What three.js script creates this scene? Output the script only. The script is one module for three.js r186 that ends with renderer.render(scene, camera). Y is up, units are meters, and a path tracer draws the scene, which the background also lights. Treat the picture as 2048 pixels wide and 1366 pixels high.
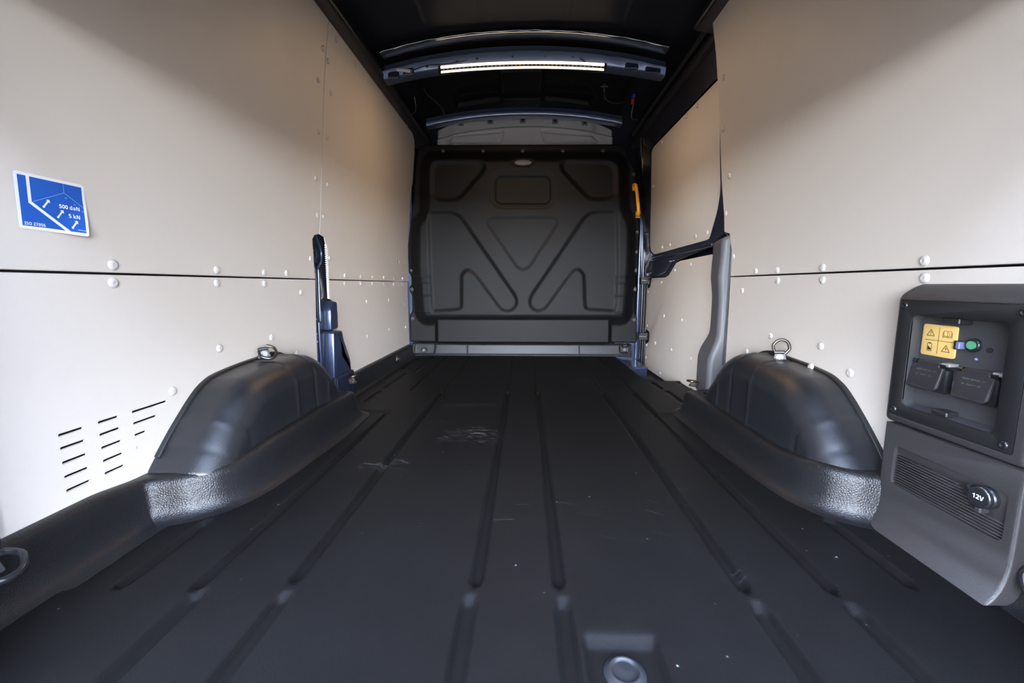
import * as THREE from 'three';
import { RoundedBoxGeometry } from 'three/addons/geometries/RoundedBoxGeometry.js';
import { TessellateModifier } from 'three/addons/modifiers/TessellateModifier.js';
import { mergeGeometries, mergeVertices, toCreasedNormals } from 'three/addons/utils/BufferGeometryUtils.js';
import { RectAreaLightUniformsLib } from 'three/addons/lights/RectAreaLightUniformsLib.js';
import { Brush, Evaluator, SUBTRACTION } from 'three-bvh-csg';

// ------------------------------------------------------------------ camera, sky, sun, lamps, exposure
const scene = new THREE.Scene();
const camera = new THREE.PerspectiveCamera(77.565, 2048 / 1366, 0.02, 100);
camera.rotation.order = 'YXZ';
camera.position.set(0, 0.55, 0);
camera.rotation.set(THREE.MathUtils.degToRad(-7.5726), THREE.MathUtils.degToRad(1.7368), 0);

const renderer = new THREE.WebGLRenderer({ antialias: true });
renderer.toneMapping = THREE.LinearToneMapping;
renderer.toneMappingExposure = 49.0;
renderer.shadowMap.enabled = true;
RectAreaLightUniformsLib.init();

const TAILGATE_TINT = 0.12;                                              // dark privacy glass in the raised tailgate behind the camera
const SKY_ZENITH = [0.42, 0.62, 1.05], SKY_HORIZON = [1.04, 1.09, 1.15];      // an even summer sky
{
  const w = 8, h = 64, d = new Float32Array(w * h * 4);
  for (let j = 0; j < h; j++) {
    const e = Math.max(0, ((j + 0.5) / h - 0.5) * 2), k = Math.pow(e, 0.55);
    for (let i = 0; i < w; i++) for (let c = 0; c < 4; c++) d[(j * w + i) * 4 + c] = c < 3 ? SKY_HORIZON[c] * (1 - k) + SKY_ZENITH[c] * k : 1;
  }
  const sky = new THREE.DataTexture(d, w, h, THREE.RGBAFormat, THREE.FloatType);
  sky.mapping = THREE.EquirectangularReflectionMapping; sky.magFilter = THREE.LinearFilter; sky.needsUpdate = true;
  scene.background = sky; scene.environment = sky;
}
const sun = new THREE.DirectionalLight(new THREE.Color(1, 0.9, 0.74), 1.6);
sun.position.set(0.5, 12, -9); sun.target.position.set(0, 0, 2);
sun.castShadow = true;
Object.assign(sun.shadow.camera, { left: -12, right: 12, top: 12, bottom: -12, near: 0.5, far: 50 });
sun.shadow.mapSize.set(4096, 4096);
scene.add(sun, sun.target);

// ------------------------------------------------------------------ helpers
const names = new Map(), origins = new Map();
const vec = (x, y, z) => new THREE.Vector3(x, y, z);
const ss = (a, b, x) => { const t = Math.min(1, Math.max(0, (x - a) / (b - a))); return t * t * (3 - 2 * t); };
const lerp = (a, b, t) => a + (b - a) * t;
function numbered(name) {
  const n = names.get(name) ?? 0; names.set(name, n + 1);
  return n ? name + '_' + String(n).padStart(3, '0') : name;
}
function thing(name, label, category, pos, group) {
  const o = new THREE.Group(); o.name = numbered(name); o.position.set(...pos); scene.add(o);
  o.userData = { label, category, kind: 'thing' }; if (group) o.userData.group = group;
  origins.set(o, pos); return o;
}
function struct(name) {
  const o = new THREE.Group(); o.name = name; o.userData.kind = 'structure'; scene.add(o); return o;
}
function obj(name, geo, mat, parent, label) {                    // geometry in world metres; moved to the parent's base
  const at = origins.get(parent), list = Array.isArray(geo) ? geo : [geo];
  let g = list.length > 1 ? mergeGeometries(list.map(plain)) : list[0];
  if (at) { g = g.clone(); g.translate(-at[0], -at[1], -at[2]); }
  const m = new THREE.Mesh(g, mat); m.name = name; m.castShadow = m.receiveShadow = true;
  if (label) m.userData.label = label;
  if (at) origins.set(m, at);
  parent.add(m); return m;
}
function plain(g) {
  const p = g.index ? g.toNonIndexed() : g, q = new THREE.BufferGeometry();
  for (const k of ['position', 'normal', 'uv']) q.setAttribute(k, p.getAttribute(k));
  return q;
}
function copy(src, name, parent, pos, rot) {                      // alike piece sharing geometry and material
  const m = new THREE.Mesh(src.geometry, src.material); m.name = name; m.castShadow = m.receiveShadow = true;
  const at = origins.get(parent) ?? [0, 0, 0];
  m.position.set(pos[0] - at[0], pos[1] - at[1], pos[2] - at[2]); if (rot) m.rotation.set(...rot);
  parent.add(m); return m;
}
function box(x0, x1, y0, y1, z0, z1, r = 0.003, seg = 2) {
  const g = new RoundedBoxGeometry(x1 - x0, y1 - y0, z1 - z0, seg, Math.min(r, (x1 - x0) / 2.05, (y1 - y0) / 2.05, (z1 - z0) / 2.05));
  g.translate((x0 + x1) / 2, (y0 + y1) / 2, (z0 + z1) / 2); return g;
}
const curve = (pts, tension = 0.5, closed = false) => new THREE.CatmullRomCurve3(pts.map((p) => vec(...p)), closed, 'catmullrom', tension);
const tube = (pts, r, n = 60, radial = 10, closed = false) => new THREE.TubeGeometry(curve(pts, 0.5, closed), n, r, radial, closed);
const rod = (a, b, r, n = 16) => tube([a, a.map((v, i) => (v + b[i]) / 2), b], r, 4, n);
function shapeOf(pts, holes = []) {
  const s = new THREE.Shape(pts.map((p) => new THREE.Vector2(p[0], p[1])));
  for (const h of holes) s.holes.push(new THREE.Path(h.map((p) => new THREE.Vector2(p[0], p[1]))));
  return s;
}
function roundPoly(pts, r, n = 6) {                               // the polygon with its corners rounded
  const out = [];
  pts.forEach((b, i) => {
    const a = pts[(i + pts.length - 1) % pts.length], c = pts[(i + 1) % pts.length];
    const la = Math.hypot(a[0] - b[0], a[1] - b[1]), lc = Math.hypot(c[0] - b[0], c[1] - b[1]), k = Math.min(r, la * 0.45, lc * 0.45);
    const p = [b[0] + (a[0] - b[0]) / la * k, b[1] + (a[1] - b[1]) / la * k], q = [b[0] + (c[0] - b[0]) / lc * k, b[1] + (c[1] - b[1]) / lc * k];
    for (let j = 0; j <= n; j++) {
      const t = j / n, u = 1 - t;
      out.push([u * u * p[0] + 2 * u * t * b[0] + t * t * q[0], u * u * p[1] + 2 * u * t * b[1] + t * t * q[1]]);
    }
  });
  return out;
}
const rect = (x0, x1, y0, y1) => [[x0, y0], [x1, y0], [x1, y1], [x0, y1]];
const stadium = (x0, x1, y, h, n = 6) => roundPoly(rect(x0, x1, y - h / 2, y + h / 2), h * 0.5, n);
const circle = (x, y, r, n = 20) => Array.from({ length: n }, (_, i) => [x + r * Math.cos(i / n * 6.2832), y + r * Math.sin(i / n * 6.2832)]);
function sdPoly(pts) {                                            // signed distance, negative inside
  let x0 = 1e9, x1 = -1e9, y0 = 1e9, y1 = -1e9;
  for (const [x, y] of pts) { x0 = Math.min(x0, x); x1 = Math.max(x1, x); y0 = Math.min(y0, y); y1 = Math.max(y1, y); }
  return (x, y) => {
    if (x < x0 - 0.12 || x > x1 + 0.12 || y < y0 - 0.12 || y > y1 + 0.12) return 0.12;
    let d = 1e9, s = 1;
    for (let i = 0, j = pts.length - 1; i < pts.length; j = i++) {
      const [ax, ay] = pts[i], ex = pts[j][0] - ax, ey = pts[j][1] - ay, wx = x - ax, wy = y - ay;
      const t = Math.min(1, Math.max(0, (wx * ex + wy * ey) / (ex * ex + ey * ey)));
      d = Math.min(d, (wx - ex * t) ** 2 + (wy - ey * t) ** 2);
      const c1 = y >= ay, c2 = y < pts[j][1], c3 = ex * wy > ey * wx;
      if ((c1 && c2 && c3) || (!c1 && !c2 && !c3)) s = -s;
    }
    return s * Math.sqrt(d);
  };
}
// a moulded sheet: grid over (u, v), raised by height(u, v), cut to the outline; place maps (u, v, h) to a point
function relief({ u0, u1, v0, v1, nu, nv, height, outline, place, flip, edge = 0 }) {
  const pos = [], uv = [], idx = [], keep = [], du = (u1 - u0) / nu, dv = (v1 - v0) / nv, lim = Math.max(du, dv) * 0.75;
  for (let j = 0; j <= nv; j++) for (let i = 0; i <= nu; i++) {
    let u = u0 + i * du, v = v0 + j * dv, s = outline ? outline(u, v) : -1;
    if (s > 0 && s < lim) {
      const e = 1e-4, gx = (outline(u + e, v) - s) / e, gy = (outline(u, v + e) - s) / e, l = Math.hypot(gx, gy) || 1;
      u -= gx / l * s; v -= gy / l * s;
    }
    keep.push(s < lim);
    let h = height(u, v);
    if (edge && s > -edge) h -= edge * 1.6 * ss(-edge, 0, s);
    pos.push(...place(u, v, h)); uv.push(u, v);
  }
  for (let j = 0; j < nv; j++) for (let i = 0; i < nu; i++) {
    const a = j * (nu + 1) + i, b = a + 1, c = a + nu + 1, d = c + 1;
    if (!(keep[a] && keep[b] && keep[c] && keep[d])) continue;
    if (flip) idx.push(a, c, b, b, c, d); else idx.push(a, b, c, b, d, c);
  }
  const g = new THREE.BufferGeometry();
  g.setAttribute('position', new THREE.Float32BufferAttribute(pos, 3)); g.setAttribute('uv', new THREE.Float32BufferAttribute(uv, 2));
  g.setIndex(idx); g.computeVertexNormals(); return g;
}
// rings of points joined into a skin
function skin(rings, { closed = false, flip = false, caps = false } = {}) {
  const n = rings[0].length, pos = [], uv = [], idx = [];
  let run = 0;
  rings.forEach((r, j) => {
    if (j) run += Math.hypot(...[0, 1, 2].map((k) => r[n >> 1][k] - rings[j - 1][n >> 1][k]));
    let acc = 0;
    r.forEach((p, i) => { if (i) acc += Math.hypot(...[0, 1, 2].map((k) => p[k] - r[i - 1][k])); pos.push(...p); uv.push(run, acc); });
  });
  const m = closed ? n : n - 1;
  for (let j = 0; j < rings.length - 1; j++) for (let i = 0; i < m; i++) {
    const a = j * n + i, b = j * n + (i + 1) % n, c = a + n, d = b + n;
    if (flip) idx.push(a, c, b, b, c, d); else idx.push(a, b, c, b, d, c);
  }
  if (caps) for (const [j, rev] of [[0, true], [rings.length - 1, false]]) {
    const base = pos.length / 3, c = [0, 1, 2].map((k) => rings[j].reduce((s, p) => s + p[k], 0) / n);
    pos.push(...c); uv.push(0, 0);
    rings[j].forEach((p) => { pos.push(...p); uv.push(p[0], p[1]); });
    for (let i = 0; i < n; i++) { const a = base + 1 + i, b = base + 1 + (i + 1) % n; if (rev !== flip) idx.push(base, b, a); else idx.push(base, a, b); }
  }
  const g = new THREE.BufferGeometry();
  g.setAttribute('position', new THREE.Float32BufferAttribute(pos, 3)); g.setAttribute('uv', new THREE.Float32BufferAttribute(uv, 2));
  g.setIndex(idx); g.computeVertexNormals(); return g;
}
function extr(shape, depth, bevel = 0.002, seg = 2, curveSegments = 10) {
  return new THREE.ExtrudeGeometry(shape, { depth: depth - 2 * bevel, bevelEnabled: bevel > 0, bevelSize: bevel, bevelThickness: bevel, bevelOffset: -bevel, bevelSegments: seg, curveSegments }).translate(0, 0, bevel);
}
function remap(g, fn) {
  const p = g.attributes.position;
  for (let i = 0; i < p.count; i++) { const q = fn(p.getX(i), p.getY(i), p.getZ(i)); p.setXYZ(i, ...q); }
  p.needsUpdate = true; return toCreasedNormals(g.index ? g.toNonIndexed() : g, 0.6);
}
// a (z, y) outline extruded along x: its face towards the room at x, its body going outwards (side -1 left, 1 right)
function sideSlab(pts, holes, side, x, depth, bevel = 0.002) {
  const f = (p) => [side * p[0], p[1]];
  const g = extr(shapeOf(pts.map(f), holes.map((h) => h.map(f))), depth, bevel);
  return remap(g, (a, b, c) => [side * (x + depth - c), b, side * a]);
}

// ------------------------------------------------------------------ textures and materials
let seed = 7;
const rnd = () => { seed = (seed * 1664525 + 1013904223) >>> 0; return seed / 4294967296; };
function grey(n, fn, tile) {
  const d = new Uint8Array(n * n * 4);
  for (let j = 0; j < n; j++) for (let i = 0; i < n; i++) { const v = Math.max(0, Math.min(255, Math.round(fn(i / n, j / n) * 255))); d.set([v, v, v, 255], (j * n + i) * 4); }
  const t = new THREE.DataTexture(d, n, n); t.wrapS = t.wrapT = THREE.RepeatWrapping; t.magFilter = THREE.LinearFilter; t.minFilter = THREE.LinearMipmapLinearFilter; t.generateMipmaps = true;
  t.repeat.set(1 / tile, 1 / tile); t.needsUpdate = true; return t;
}
function cells(k, sx = 1) {                                        // wrinkled hide: ridges between scattered seeds
  const pts = Array.from({ length: k * k }, (_, i) => [(i % k + rnd()) / k, (Math.floor(i / k) + rnd()) / k]);
  return (u, v) => {
    let a = 9, b = 9; const ci = Math.floor(u * k), cj = Math.floor(v * k);
    for (let dj = -2; dj <= 2; dj++) for (let di = -2; di <= 2; di++) {
      const ii = ((ci + di) % k + k) % k, jj = ((cj + dj) % k + k) % k, p = pts[jj * k + ii];
      let dx = p[0] - u, dy = p[1] - v; dx -= Math.round(dx); dy -= Math.round(dy);
      const d = Math.hypot(dx * sx, dy) * k; if (d < a) { b = a; a = d; } else if (d < b) b = d;
    }
    return Math.min(1, (b - a) * 1.4);
  };
}
function lattice(k) {
  const g = Array.from({ length: k * k }, rnd), at = (i, j) => g[((j % k + k) % k) * k + ((i % k + k) % k)], s = (t) => t * t * (3 - 2 * t);
  return (u, v) => {
    const x = u * k, y = v * k, i = Math.floor(x), j = Math.floor(y), a = s(x - i), b = s(y - j);
    return lerp(lerp(at(i, j), at(i + 1, j), a), lerp(at(i, j + 1), at(i + 1, j + 1), a), b);
  };
}
const hideA = cells(18), hideB = lattice(9), hideC = lattice(64);
const hideTex = grey(512, (u, v) => 0.75 * hideA(u, v) * (0.6 + 0.4 * hideB(u, v)) + 0.15 * hideC(u, v), 0.09);
const peelA = lattice(64), peelB = lattice(128);
const peelTex = grey(256, (u, v) => 0.6 * peelA(u, v) + 0.4 * peelB(u, v), 0.06);
const cloudA = lattice(6), cloudB = lattice(17), cloudC = lattice(41);
const panelRough = grey(256, (u, v) => 0.78 + 0.1 * cloudA(u, v) + 0.08 * cloudC(u, v), 0.7);
function painted(w, h, draw, srgb = true) {
  const c = document.createElement('canvas'); c.width = w; c.height = h; draw(c.getContext('2d'), w, h);
  const t = new THREE.CanvasTexture(c); if (srgb) t.colorSpace = THREE.SRGBColorSpace; t.anisotropy = 8; return t;
}
const rgb = (r, g, b) => new THREE.Color().setRGB(r, g, b);
const std = (c, roughness, more = {}) => new THREE.MeshStandardMaterial({ color: rgb(...c), roughness, side: THREE.DoubleSide, ...more });
const phys = (c, roughness, more = {}) => new THREE.MeshPhysicalMaterial({ color: rgb(...c), roughness, side: THREE.DoubleSide, ...more });

// scuffs and dust trodden into the floor lining
const floorMap = painted(1024, 1536, (g, w, h) => {
  g.fillStyle = 'rgb(14,14,15)'; g.fillRect(0, 0, w, h);
  const img = g.getImageData(0, 0, w, h);
  for (let j = 0; j < h; j++) for (let i = 0; i < w; i++) {
    const k = 0.9 + 0.14 * cloudB(i / w * 1.9, j / h * 2.9) + 0.08 * cloudC(i / w * 5, j / h * 7) , o = (j * w + i) * 4;
    for (let c = 0; c < 3; c++) img.data[o + c] *= k;
  }
  g.putImageData(img, 0, 0);
  const X = (x) => (x + 0.96) / 1.92 * w, Y = (z) => (-0.4 - z) / 2.95 * h;
  const scuff = (x, z, sx, sz, n, a) => {
    for (let i = 0; i < n; i++) {
      const px = x + (rnd() + rnd() - 1) * sx, pz = z + (rnd() + rnd() - 1) * sz, l = 0.01 + rnd() * 0.05, t = rnd() * 0.9 - 0.2;
      g.strokeStyle = `rgba(150,148,148,${a * 1.15 * (0.4 + rnd() * 0.6)})`; g.lineWidth = 0.6 + rnd() * 1.6; g.beginPath();
      g.moveTo(X(px), Y(pz)); g.lineTo(X(px + l * Math.cos(t)), Y(pz + l * Math.sin(t))); g.stroke();
    }
  };
  scuff(-0.18, -1.52, 0.09, 0.1, 70, 0.3); scuff(-0.28, -1.5, 0.06, 0.08, 40, 0.22); scuff(-0.3, -1.9, 0.2, 0.04, 30, 0.25); scuff(0.3, -2.42, 0.12, 0.1, 45, 0.3);
  scuff(-0.45, -1.25, 0.07, 0.05, 30, 0.25); scuff(0.5, -2.2, 0.12, 0.05, 25, 0.22); scuff(0.05, -1.7, 0.3, 0.2, 25, 0.15); scuff(0.2, -1.0, 0.4, 0.3, 25, 0.12);
  for (let i = 0; i < 130; i++) {
    g.fillStyle = `rgba(${170 + rnd() * 60},${170 + rnd() * 60},${180 + rnd() * 60},${0.25 + rnd() * 0.5})`;
    g.beginPath(); g.arc(X(-0.8 + rnd() * 1.6), Y(-0.55 - rnd() * 2.4), 0.4 + rnd() * 0.7, 0, 7); g.fill();
  }
});
floorMap.wrapS = floorMap.wrapT = THREE.RepeatWrapping; floorMap.repeat.set(1 / 1.92, 1 / 2.95); floorMap.offset.set(0.5, 3.35 / 2.95);

const M = {
  panel: std([0.455, 0.413, 0.366], 0.62, { bumpMap: peelTex, bumpScale: 0.00012, roughnessMap: panelRough }),
  rivet: std([0.40, 0.38, 0.355], 0.5),
  floor: phys([1, 1, 1], 0.5, { specularIntensity: 0.2, map: floorMap, bumpMap: hideTex, bumpScale: 0.0002 }),
  mould: phys([0.006, 0.006, 0.007], 0.36, { specularIntensity: 0.6, bumpMap: hideTex, bumpScale: 0.0006 }),
  arch: phys([0.009, 0.0095, 0.0115], 0.25, { specularIntensity: 1, bumpMap: peelTex, bumpScale: 0.0004 }),
  bulkhead: phys([0.0038, 0.0038, 0.0043], 0.5, { specularIntensity: 0.4, bumpMap: peelTex, bumpScale: 0.0004 }),
  navy: phys([0.005, 0.007, 0.018], 0.45, { clearcoat: 1, clearcoatRoughness: 0.12 }),
  blue: phys([0.035, 0.048, 0.095], 0.35, { metalness: 0.6, specularIntensity: 0.6, clearcoat: 1, clearcoatRoughness: 0.15 }),
  roof: phys([0.016, 0.017, 0.022], 0.45, { specularIntensity: 0.25 }),
  beam: phys([0.12, 0.15, 0.235], 0.28, { metalness: 0.5, clearcoat: 1, clearcoatRoughness: 0.12 }),
  flange: std([0.5, 0.48, 0.45], 0.22, { metalness: 1 }),
  rail: phys([0.02, 0.02, 0.023], 0.32),
  cavity: std([0.006, 0.006, 0.008], 0.7),
  cover: std([0.075, 0.072, 0.079], 0.5, { bumpMap: peelTex, bumpScale: 0.0003 }),
  unit: std([0.022, 0.0203, 0.021], 0.5, { bumpMap: peelTex, bumpScale: 0.0003 }),
  black: std([0.008, 0.008, 0.009], 0.42),
  gloss: std([0.010, 0.010, 0.012], 0.2),
  rubber: std([0.018, 0.018, 0.02], 0.5),
  steel: std([0.42, 0.41, 0.4], 0.3, { metalness: 1 }),
  bracket: std([0.02, 0.02, 0.021], 0.4),
  darkSteel: std([0.11, 0.103, 0.095], 0.3, { metalness: 1 }),
  zinc: std([0.17, 0.17, 0.17], 0.45, { metalness: 0.9 }),
  yellow: std([0.85, 0.36, 0.015], 0.4),
  grey: std([0.16, 0.155, 0.15], 0.38),
  pale: std([0.6, 0.58, 0.54], 0.5),
  green: std([0.05, 0.2, 0.11], 0.35, { emissive: rgb(0.1, 0.4, 0.22), emissiveIntensity: 0.0015 }),
  violet: std([0.1, 0.11, 0.2], 0.35),
  red: std([0.45, 0.03, 0.04], 0.4),
  cobalt: std([0.03, 0.06, 0.5], 0.4),
  lens: std([0.9, 0.8, 0.65], 0.4, { emissive: rgb(1, 0.8, 0.55), emissiveIntensity: 0.08 }),
  yard: std([0.09, 0.085, 0.08], 0.9),
  ground: std([0.042, 0.034, 0.026], 0.9),
};

// ------------------------------------------------------------------ the place outside
const ground = new THREE.Mesh(new THREE.BoxGeometry(60, 0.1, 60), M.ground);
ground.name = 'ground'; ground.position.set(0, -0.7, 0); ground.receiveShadow = true; ground.userData.kind = 'structure'; scene.add(ground);

// the yard behind: the van stands between two dark walls, its tailgate raised
const yardWalls = struct('wall_yard');
for (const side of [-1, 1]) obj('yard_wall', box(side < 0 ? -6.5 : 6.2, side < 0 ? -6.2 : 6.5, -0.66, 3.5, -4.5, 6.5, 0.02), M.yard, yardWalls);
const tailgate = struct('door_2');
const hatch = obj('tailgate_frame', [box(-0.95, 0.95, 1.21, 1.27, -0.34, -0.27, 0.02, 3), box(-0.95, 0.95, 1.21, 1.27, 0.83, 0.91, 0.02, 3), box(-0.95, -0.87, 1.21, 1.27, -0.34, 0.91, 0.02, 3), box(0.87, 0.95, 1.21, 1.27, -0.34, 0.91, 0.02, 3)], M.cover, tailgate);
obj('tailgate_glass', box(-0.88, 0.88, 1.235, 1.24, -0.28, 0.84, 0.001, 1), phys([TAILGATE_TINT, TAILGATE_TINT, TAILGATE_TINT * 1.05], 0, { transmission: 1, thickness: 0 }), hatch);

// ------------------------------------------------------------------ floor
const floor = struct('floor');
const floorOutline = [[-0.93, -0.3], [-0.93, -3.3], [0.7, -3.3], [0.7, -2.5], [0.755, -2.44], [0.894, -2.43], [0.894, -0.3]];
{
  const groove = (x, za, zb, half, depth, w) => ({ x, za: Math.min(za, zb), zb: Math.max(za, zb), half, depth, w });
  const G = [];
  for (const x of [-0.43, -0.088, 0.066, 0.404, 0.56]) G.push(groove(x, -2.14, -0.735, 0.0095, 0.0115, 0.005));
  G.push(groove(-0.6, -1.79, -0.71, 0.0095, 0.0115, 0.005));
  for (const x of [-0.6, -0.42, -0.09, 0.064, 0.408, 0.562]) G.push(groove(x, -3.26, -2.17, 0.004, 0.006, 0.006));
  for (const x of [-0.585, -0.428, -0.096, 0.068, 0.405, 0.566]) G.push(groove(x, -0.668, -0.3, 0.011, 0.012, 0.006));
  G.push(groove(-0.745, -0.9, -0.71, 0.0095, 0.0115, 0.0055), groove(-0.835, -0.88, -0.7, 0.006, 0.007, 0.011), groove(0.716, -0.95, -0.755, 0.0095, 0.0115, 0.0055));
  G.push(groove(-0.757, -2.13, -1.95, 0.008, 0.007, 0.008), groove(-0.75, -2.57, -2.22, 0.008, 0.007, 0.008), groove(-0.8, -3.1, -2.74, 0.008, 0.006, 0.008), groove(-0.7, -3.2, -2.62, 0.005, 0.005, 0.008));
  G.push(groove(0.725, -2.37, -2.25, 0.012, 0.007, 0.008), groove(0.743, -2.18, -1.99, 0.01, 0.007, 0.008), groove(0.88, -2.4, -2.29, 0.012, 0.007, 0.008));
  const height = (x, z) => {
    let h = 0;
    for (const g of G) {
      const dx = Math.abs(x - g.x); if (dx > 0.04 || z < g.za - 0.04 || z > g.zb + 0.04) continue;
      const dz = z < g.za ? g.za - z : z > g.zb ? z - g.zb : 0, d = Math.hypot(dx, dz * 0.7);
      h = Math.min(h, -g.depth * (1 - ss(g.half - g.w * 0.35, g.half + g.w, d)));
    }
    const side = x < 0 ? ss(-0.598, -0.612, x) : ss(0.562, 0.576, x);
    h -= 0.008 * side * ss(-1.808, -1.79, z) * (1 - ss(-1.75, -1.1, z));
    const px = Math.max(Math.abs(x - 0.15) - 0.05, 0), pz = Math.max(Math.abs(z + 0.545) - 0.058, 0);
    h -= 0.013 * (1 - ss(0, 0.01, Math.hypot(px, pz)));
    return h + 0.0006 * (cloudA(x * 0.7 + 3, z * 0.7 + 3) - 0.5);
  };
  const g = relief({ u0: -0.93, u1: 0.93, v0: -3.3, v1: -0.3, nu: 470, nv: 300, height, outline: sdPoly(floorOutline), place: (x, z, h) => [x, h, z], flip: true });
  obj('floor_lining', g, M.floor, floor);
  const slab = remap(extr(shapeOf(floorOutline), 0.09, 0), (x, z, d) => [x, -0.018 - d, z]);
  obj('floor_slab', slab, M.cavity, floor);
  obj('step_well', box(0.68, 0.97, -0.11, -0.085, -3.32, -2.38), M.rubber, floor);
  const px = 0.148, pz = -0.556;
  obj('floor_plug', new THREE.LatheGeometry([[0.0005, 0.004], [0.006, 0.0034], [0.016, 0.002], [0.0185, 0.0022], [0.0195, 0.0055], [0.0215, 0.0066], [0.0235, 0.0055], [0.0265, 0.003], [0.03, 0.0012], [0.031, -0.002]].map((p) => new THREE.Vector2(...p)), 40).translate(px, -0.0115, pz), phys([0.014, 0.015, 0.018], 0.34, { specularIntensity: 0.35 }), floor, 'round rubber drain plug in a square recess');
}
// upstand of the lining: one moulded edge along each side that swings out round the wheel arch
function upstand(path, side, lift, name) {
  const prof = [[0.06, -0.004], [0.046, 0.0], [0.034, 0.003], [0.025, 0.009], [0.018, 0.019], [0.013, 0.038], [0.007, 0.074], [0.003, 0.086], [-0.002, 0.0925], [-0.011, 0.096], [-0.022, 0.0965], [-0.06, 0.0955]];
  const c = curve(path.map(([x, z]) => [x, 0, z]), 0.35), n = 260, rings = [];
  for (let i = 0; i <= n; i++) {
    const p = c.getPointAt(i / n), t = c.getTangentAt(i / n), k = lift(p.z) / 0.0965, nx = -t.z * -side, nz = t.x * -side;
    rings.push(prof.map(([o, h]) => [p.x + nx * o, h * k, p.z + nz * o]));
  }
  return obj(name, skin(rings, { flip: side > 0 }), M.mould, floor);
}
upstand([[-0.885, -0.4], [-0.886, -0.62], [-0.887, -0.8], [-0.886, -0.87], [-0.878, -0.908], [-0.85, -0.926], [-0.805, -0.946], [-0.765, -0.98], [-0.74, -1.03], [-0.725, -1.1], [-0.718, -1.2], [-0.717, -1.36], [-0.719, -1.55], [-0.722, -1.69], [-0.723, -1.735], [-0.735, -1.757], [-0.775, -1.775], [-0.85, -1.815], [-0.882, -1.85], [-0.888, -1.92], [-0.889, -2.2], [-0.888, -2.7], [-0.886, -3.26]], -1, (z) => z > -1 ? lerp(0.1, 0.112, ss(-0.93, -0.8, z)) : lerp(0.091, lerp(0.1, 0.114, ss(-1.0, -1.2, z) * ss(-1.75, -1.45, z)), ss(-1.95, -1.8, z)), 'floor_upstand');
upstand([[0.866, -0.4], [0.866, -0.7], [0.866, -0.905], [0.858, -0.943], [0.83, -0.96], [0.785, -0.977], [0.745, -1.012], [0.718, -1.075], [0.705, -1.18], [0.704, -1.36], [0.706, -1.58], [0.702, -1.77], [0.702, -1.82], [0.716, -1.842], [0.75, -1.858], [0.83, -1.88], [0.9, -1.9]], 1, (z) => lerp(0.093, 0.112, ss(-1.2, -1.0, z)), 'floor_upstand');
{
  const left = sdPoly(roundPoly([[-0.862, 0.012], [-0.715, 0.012], [-0.7, 0.088], [-0.862, 0.088]], 0.02)), right = sdPoly(roundPoly(rect(0.735, 0.808, 0.03, 0.09), 0.015));
  const prof = (v) => 0.012 * ss(0.02, 0, v) - 0.0 - 0.02 * v / 0.1 - 0.02 * ss(0.088, 0.1, v);
  obj('kick_panel', relief({
    u0: -0.886, u1: 0.826, v0: -0.002, v1: 0.1, nu: 340, nv: 24, outline: sdPoly(roundPoly(rect(-0.886, 0.826, -0.002, 0.1), 0.012)), edge: 0.01,
    height: (u, v) => prof(v) - 0.014 * (1 - ss(-0.006, 0.012, left(u, v))) - 0.016 * (1 - ss(-0.004, 0.006, right(u, v))) + 0.003 * (ss(-0.45, -0.445, u) - ss(0.42, 0.425, u)),
    place: (u, v, h) => [u, v, -3.262 + h],
  }), phys([0.02, 0.02, 0.022], 0.38, { specularIntensity: 0.5, bumpMap: hideTex, bumpScale: 0.0002 }), floor, 'shiny moulded kick strip under the bulkhead');
}

// ------------------------------------------------------------------ side walls
const WL = 0.91, WR = 0.875;
const wallX = (side, y) => (side < 0 ? WL : WR) - 0.077 * Math.max(0, y - 0.5) ** 2;
const wallLeft = struct('wall_left'), wallRight = struct('wall_right');
const tess = new TessellateModifier(0.16, 7);
function wallPanel(pts, holes, side, parent) {
  const f = (p) => [side * p[0], p[1]], t = 0.006;
  let g = extr(shapeOf(pts.map(f), holes.map((h) => h.map(f))), t, 0.0012, 1);
  g = tess.modify(g.index ? g.toNonIndexed() : g);
  g = remap(g, (a, b, c) => [side * (wallX(side, b) + t - c), b, side * a]);
  g = toCreasedNormals(mergeVertices(g, 1e-5), 0.5);
  return obj('wall_panel', g, M.panel, parent);
}
const rivetGeo = (() => {
  const g = new THREE.LatheGeometry([[0.0118, -0.0005], [0.0118, 0.0012], [0.0108, 0.0032], [0.0085, 0.0049], [0.0056, 0.0059], [0.0036, 0.0061], [0.0033, 0.0053], [0.0005, 0.0052]].map((p) => new THREE.Vector2(...p)), 24);
  return mergeGeometries([plain(g), plain(new RoundedBoxGeometry(0.002, 0.001, 0.0056, 1, 0.0004).translate(0, 0.0054, 0))]);
})();
function rivets(panel, side, list, x) {
  for (const [z, y, s = 1] of list) {
    const m = new THREE.Mesh(rivetGeo, M.rivet); m.name = 'rivet'; m.castShadow = m.receiveShadow = true;
    m.position.set(side * (x ?? wallX(side, y)), y, z); m.scale.setScalar(s);
    const lean = x ? 0 : 0.154 * Math.max(0, y - 0.5);
    m.rotation.set(0, 0, side * (Math.PI / 2 + lean)); panel.add(m);
  }
}
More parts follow.
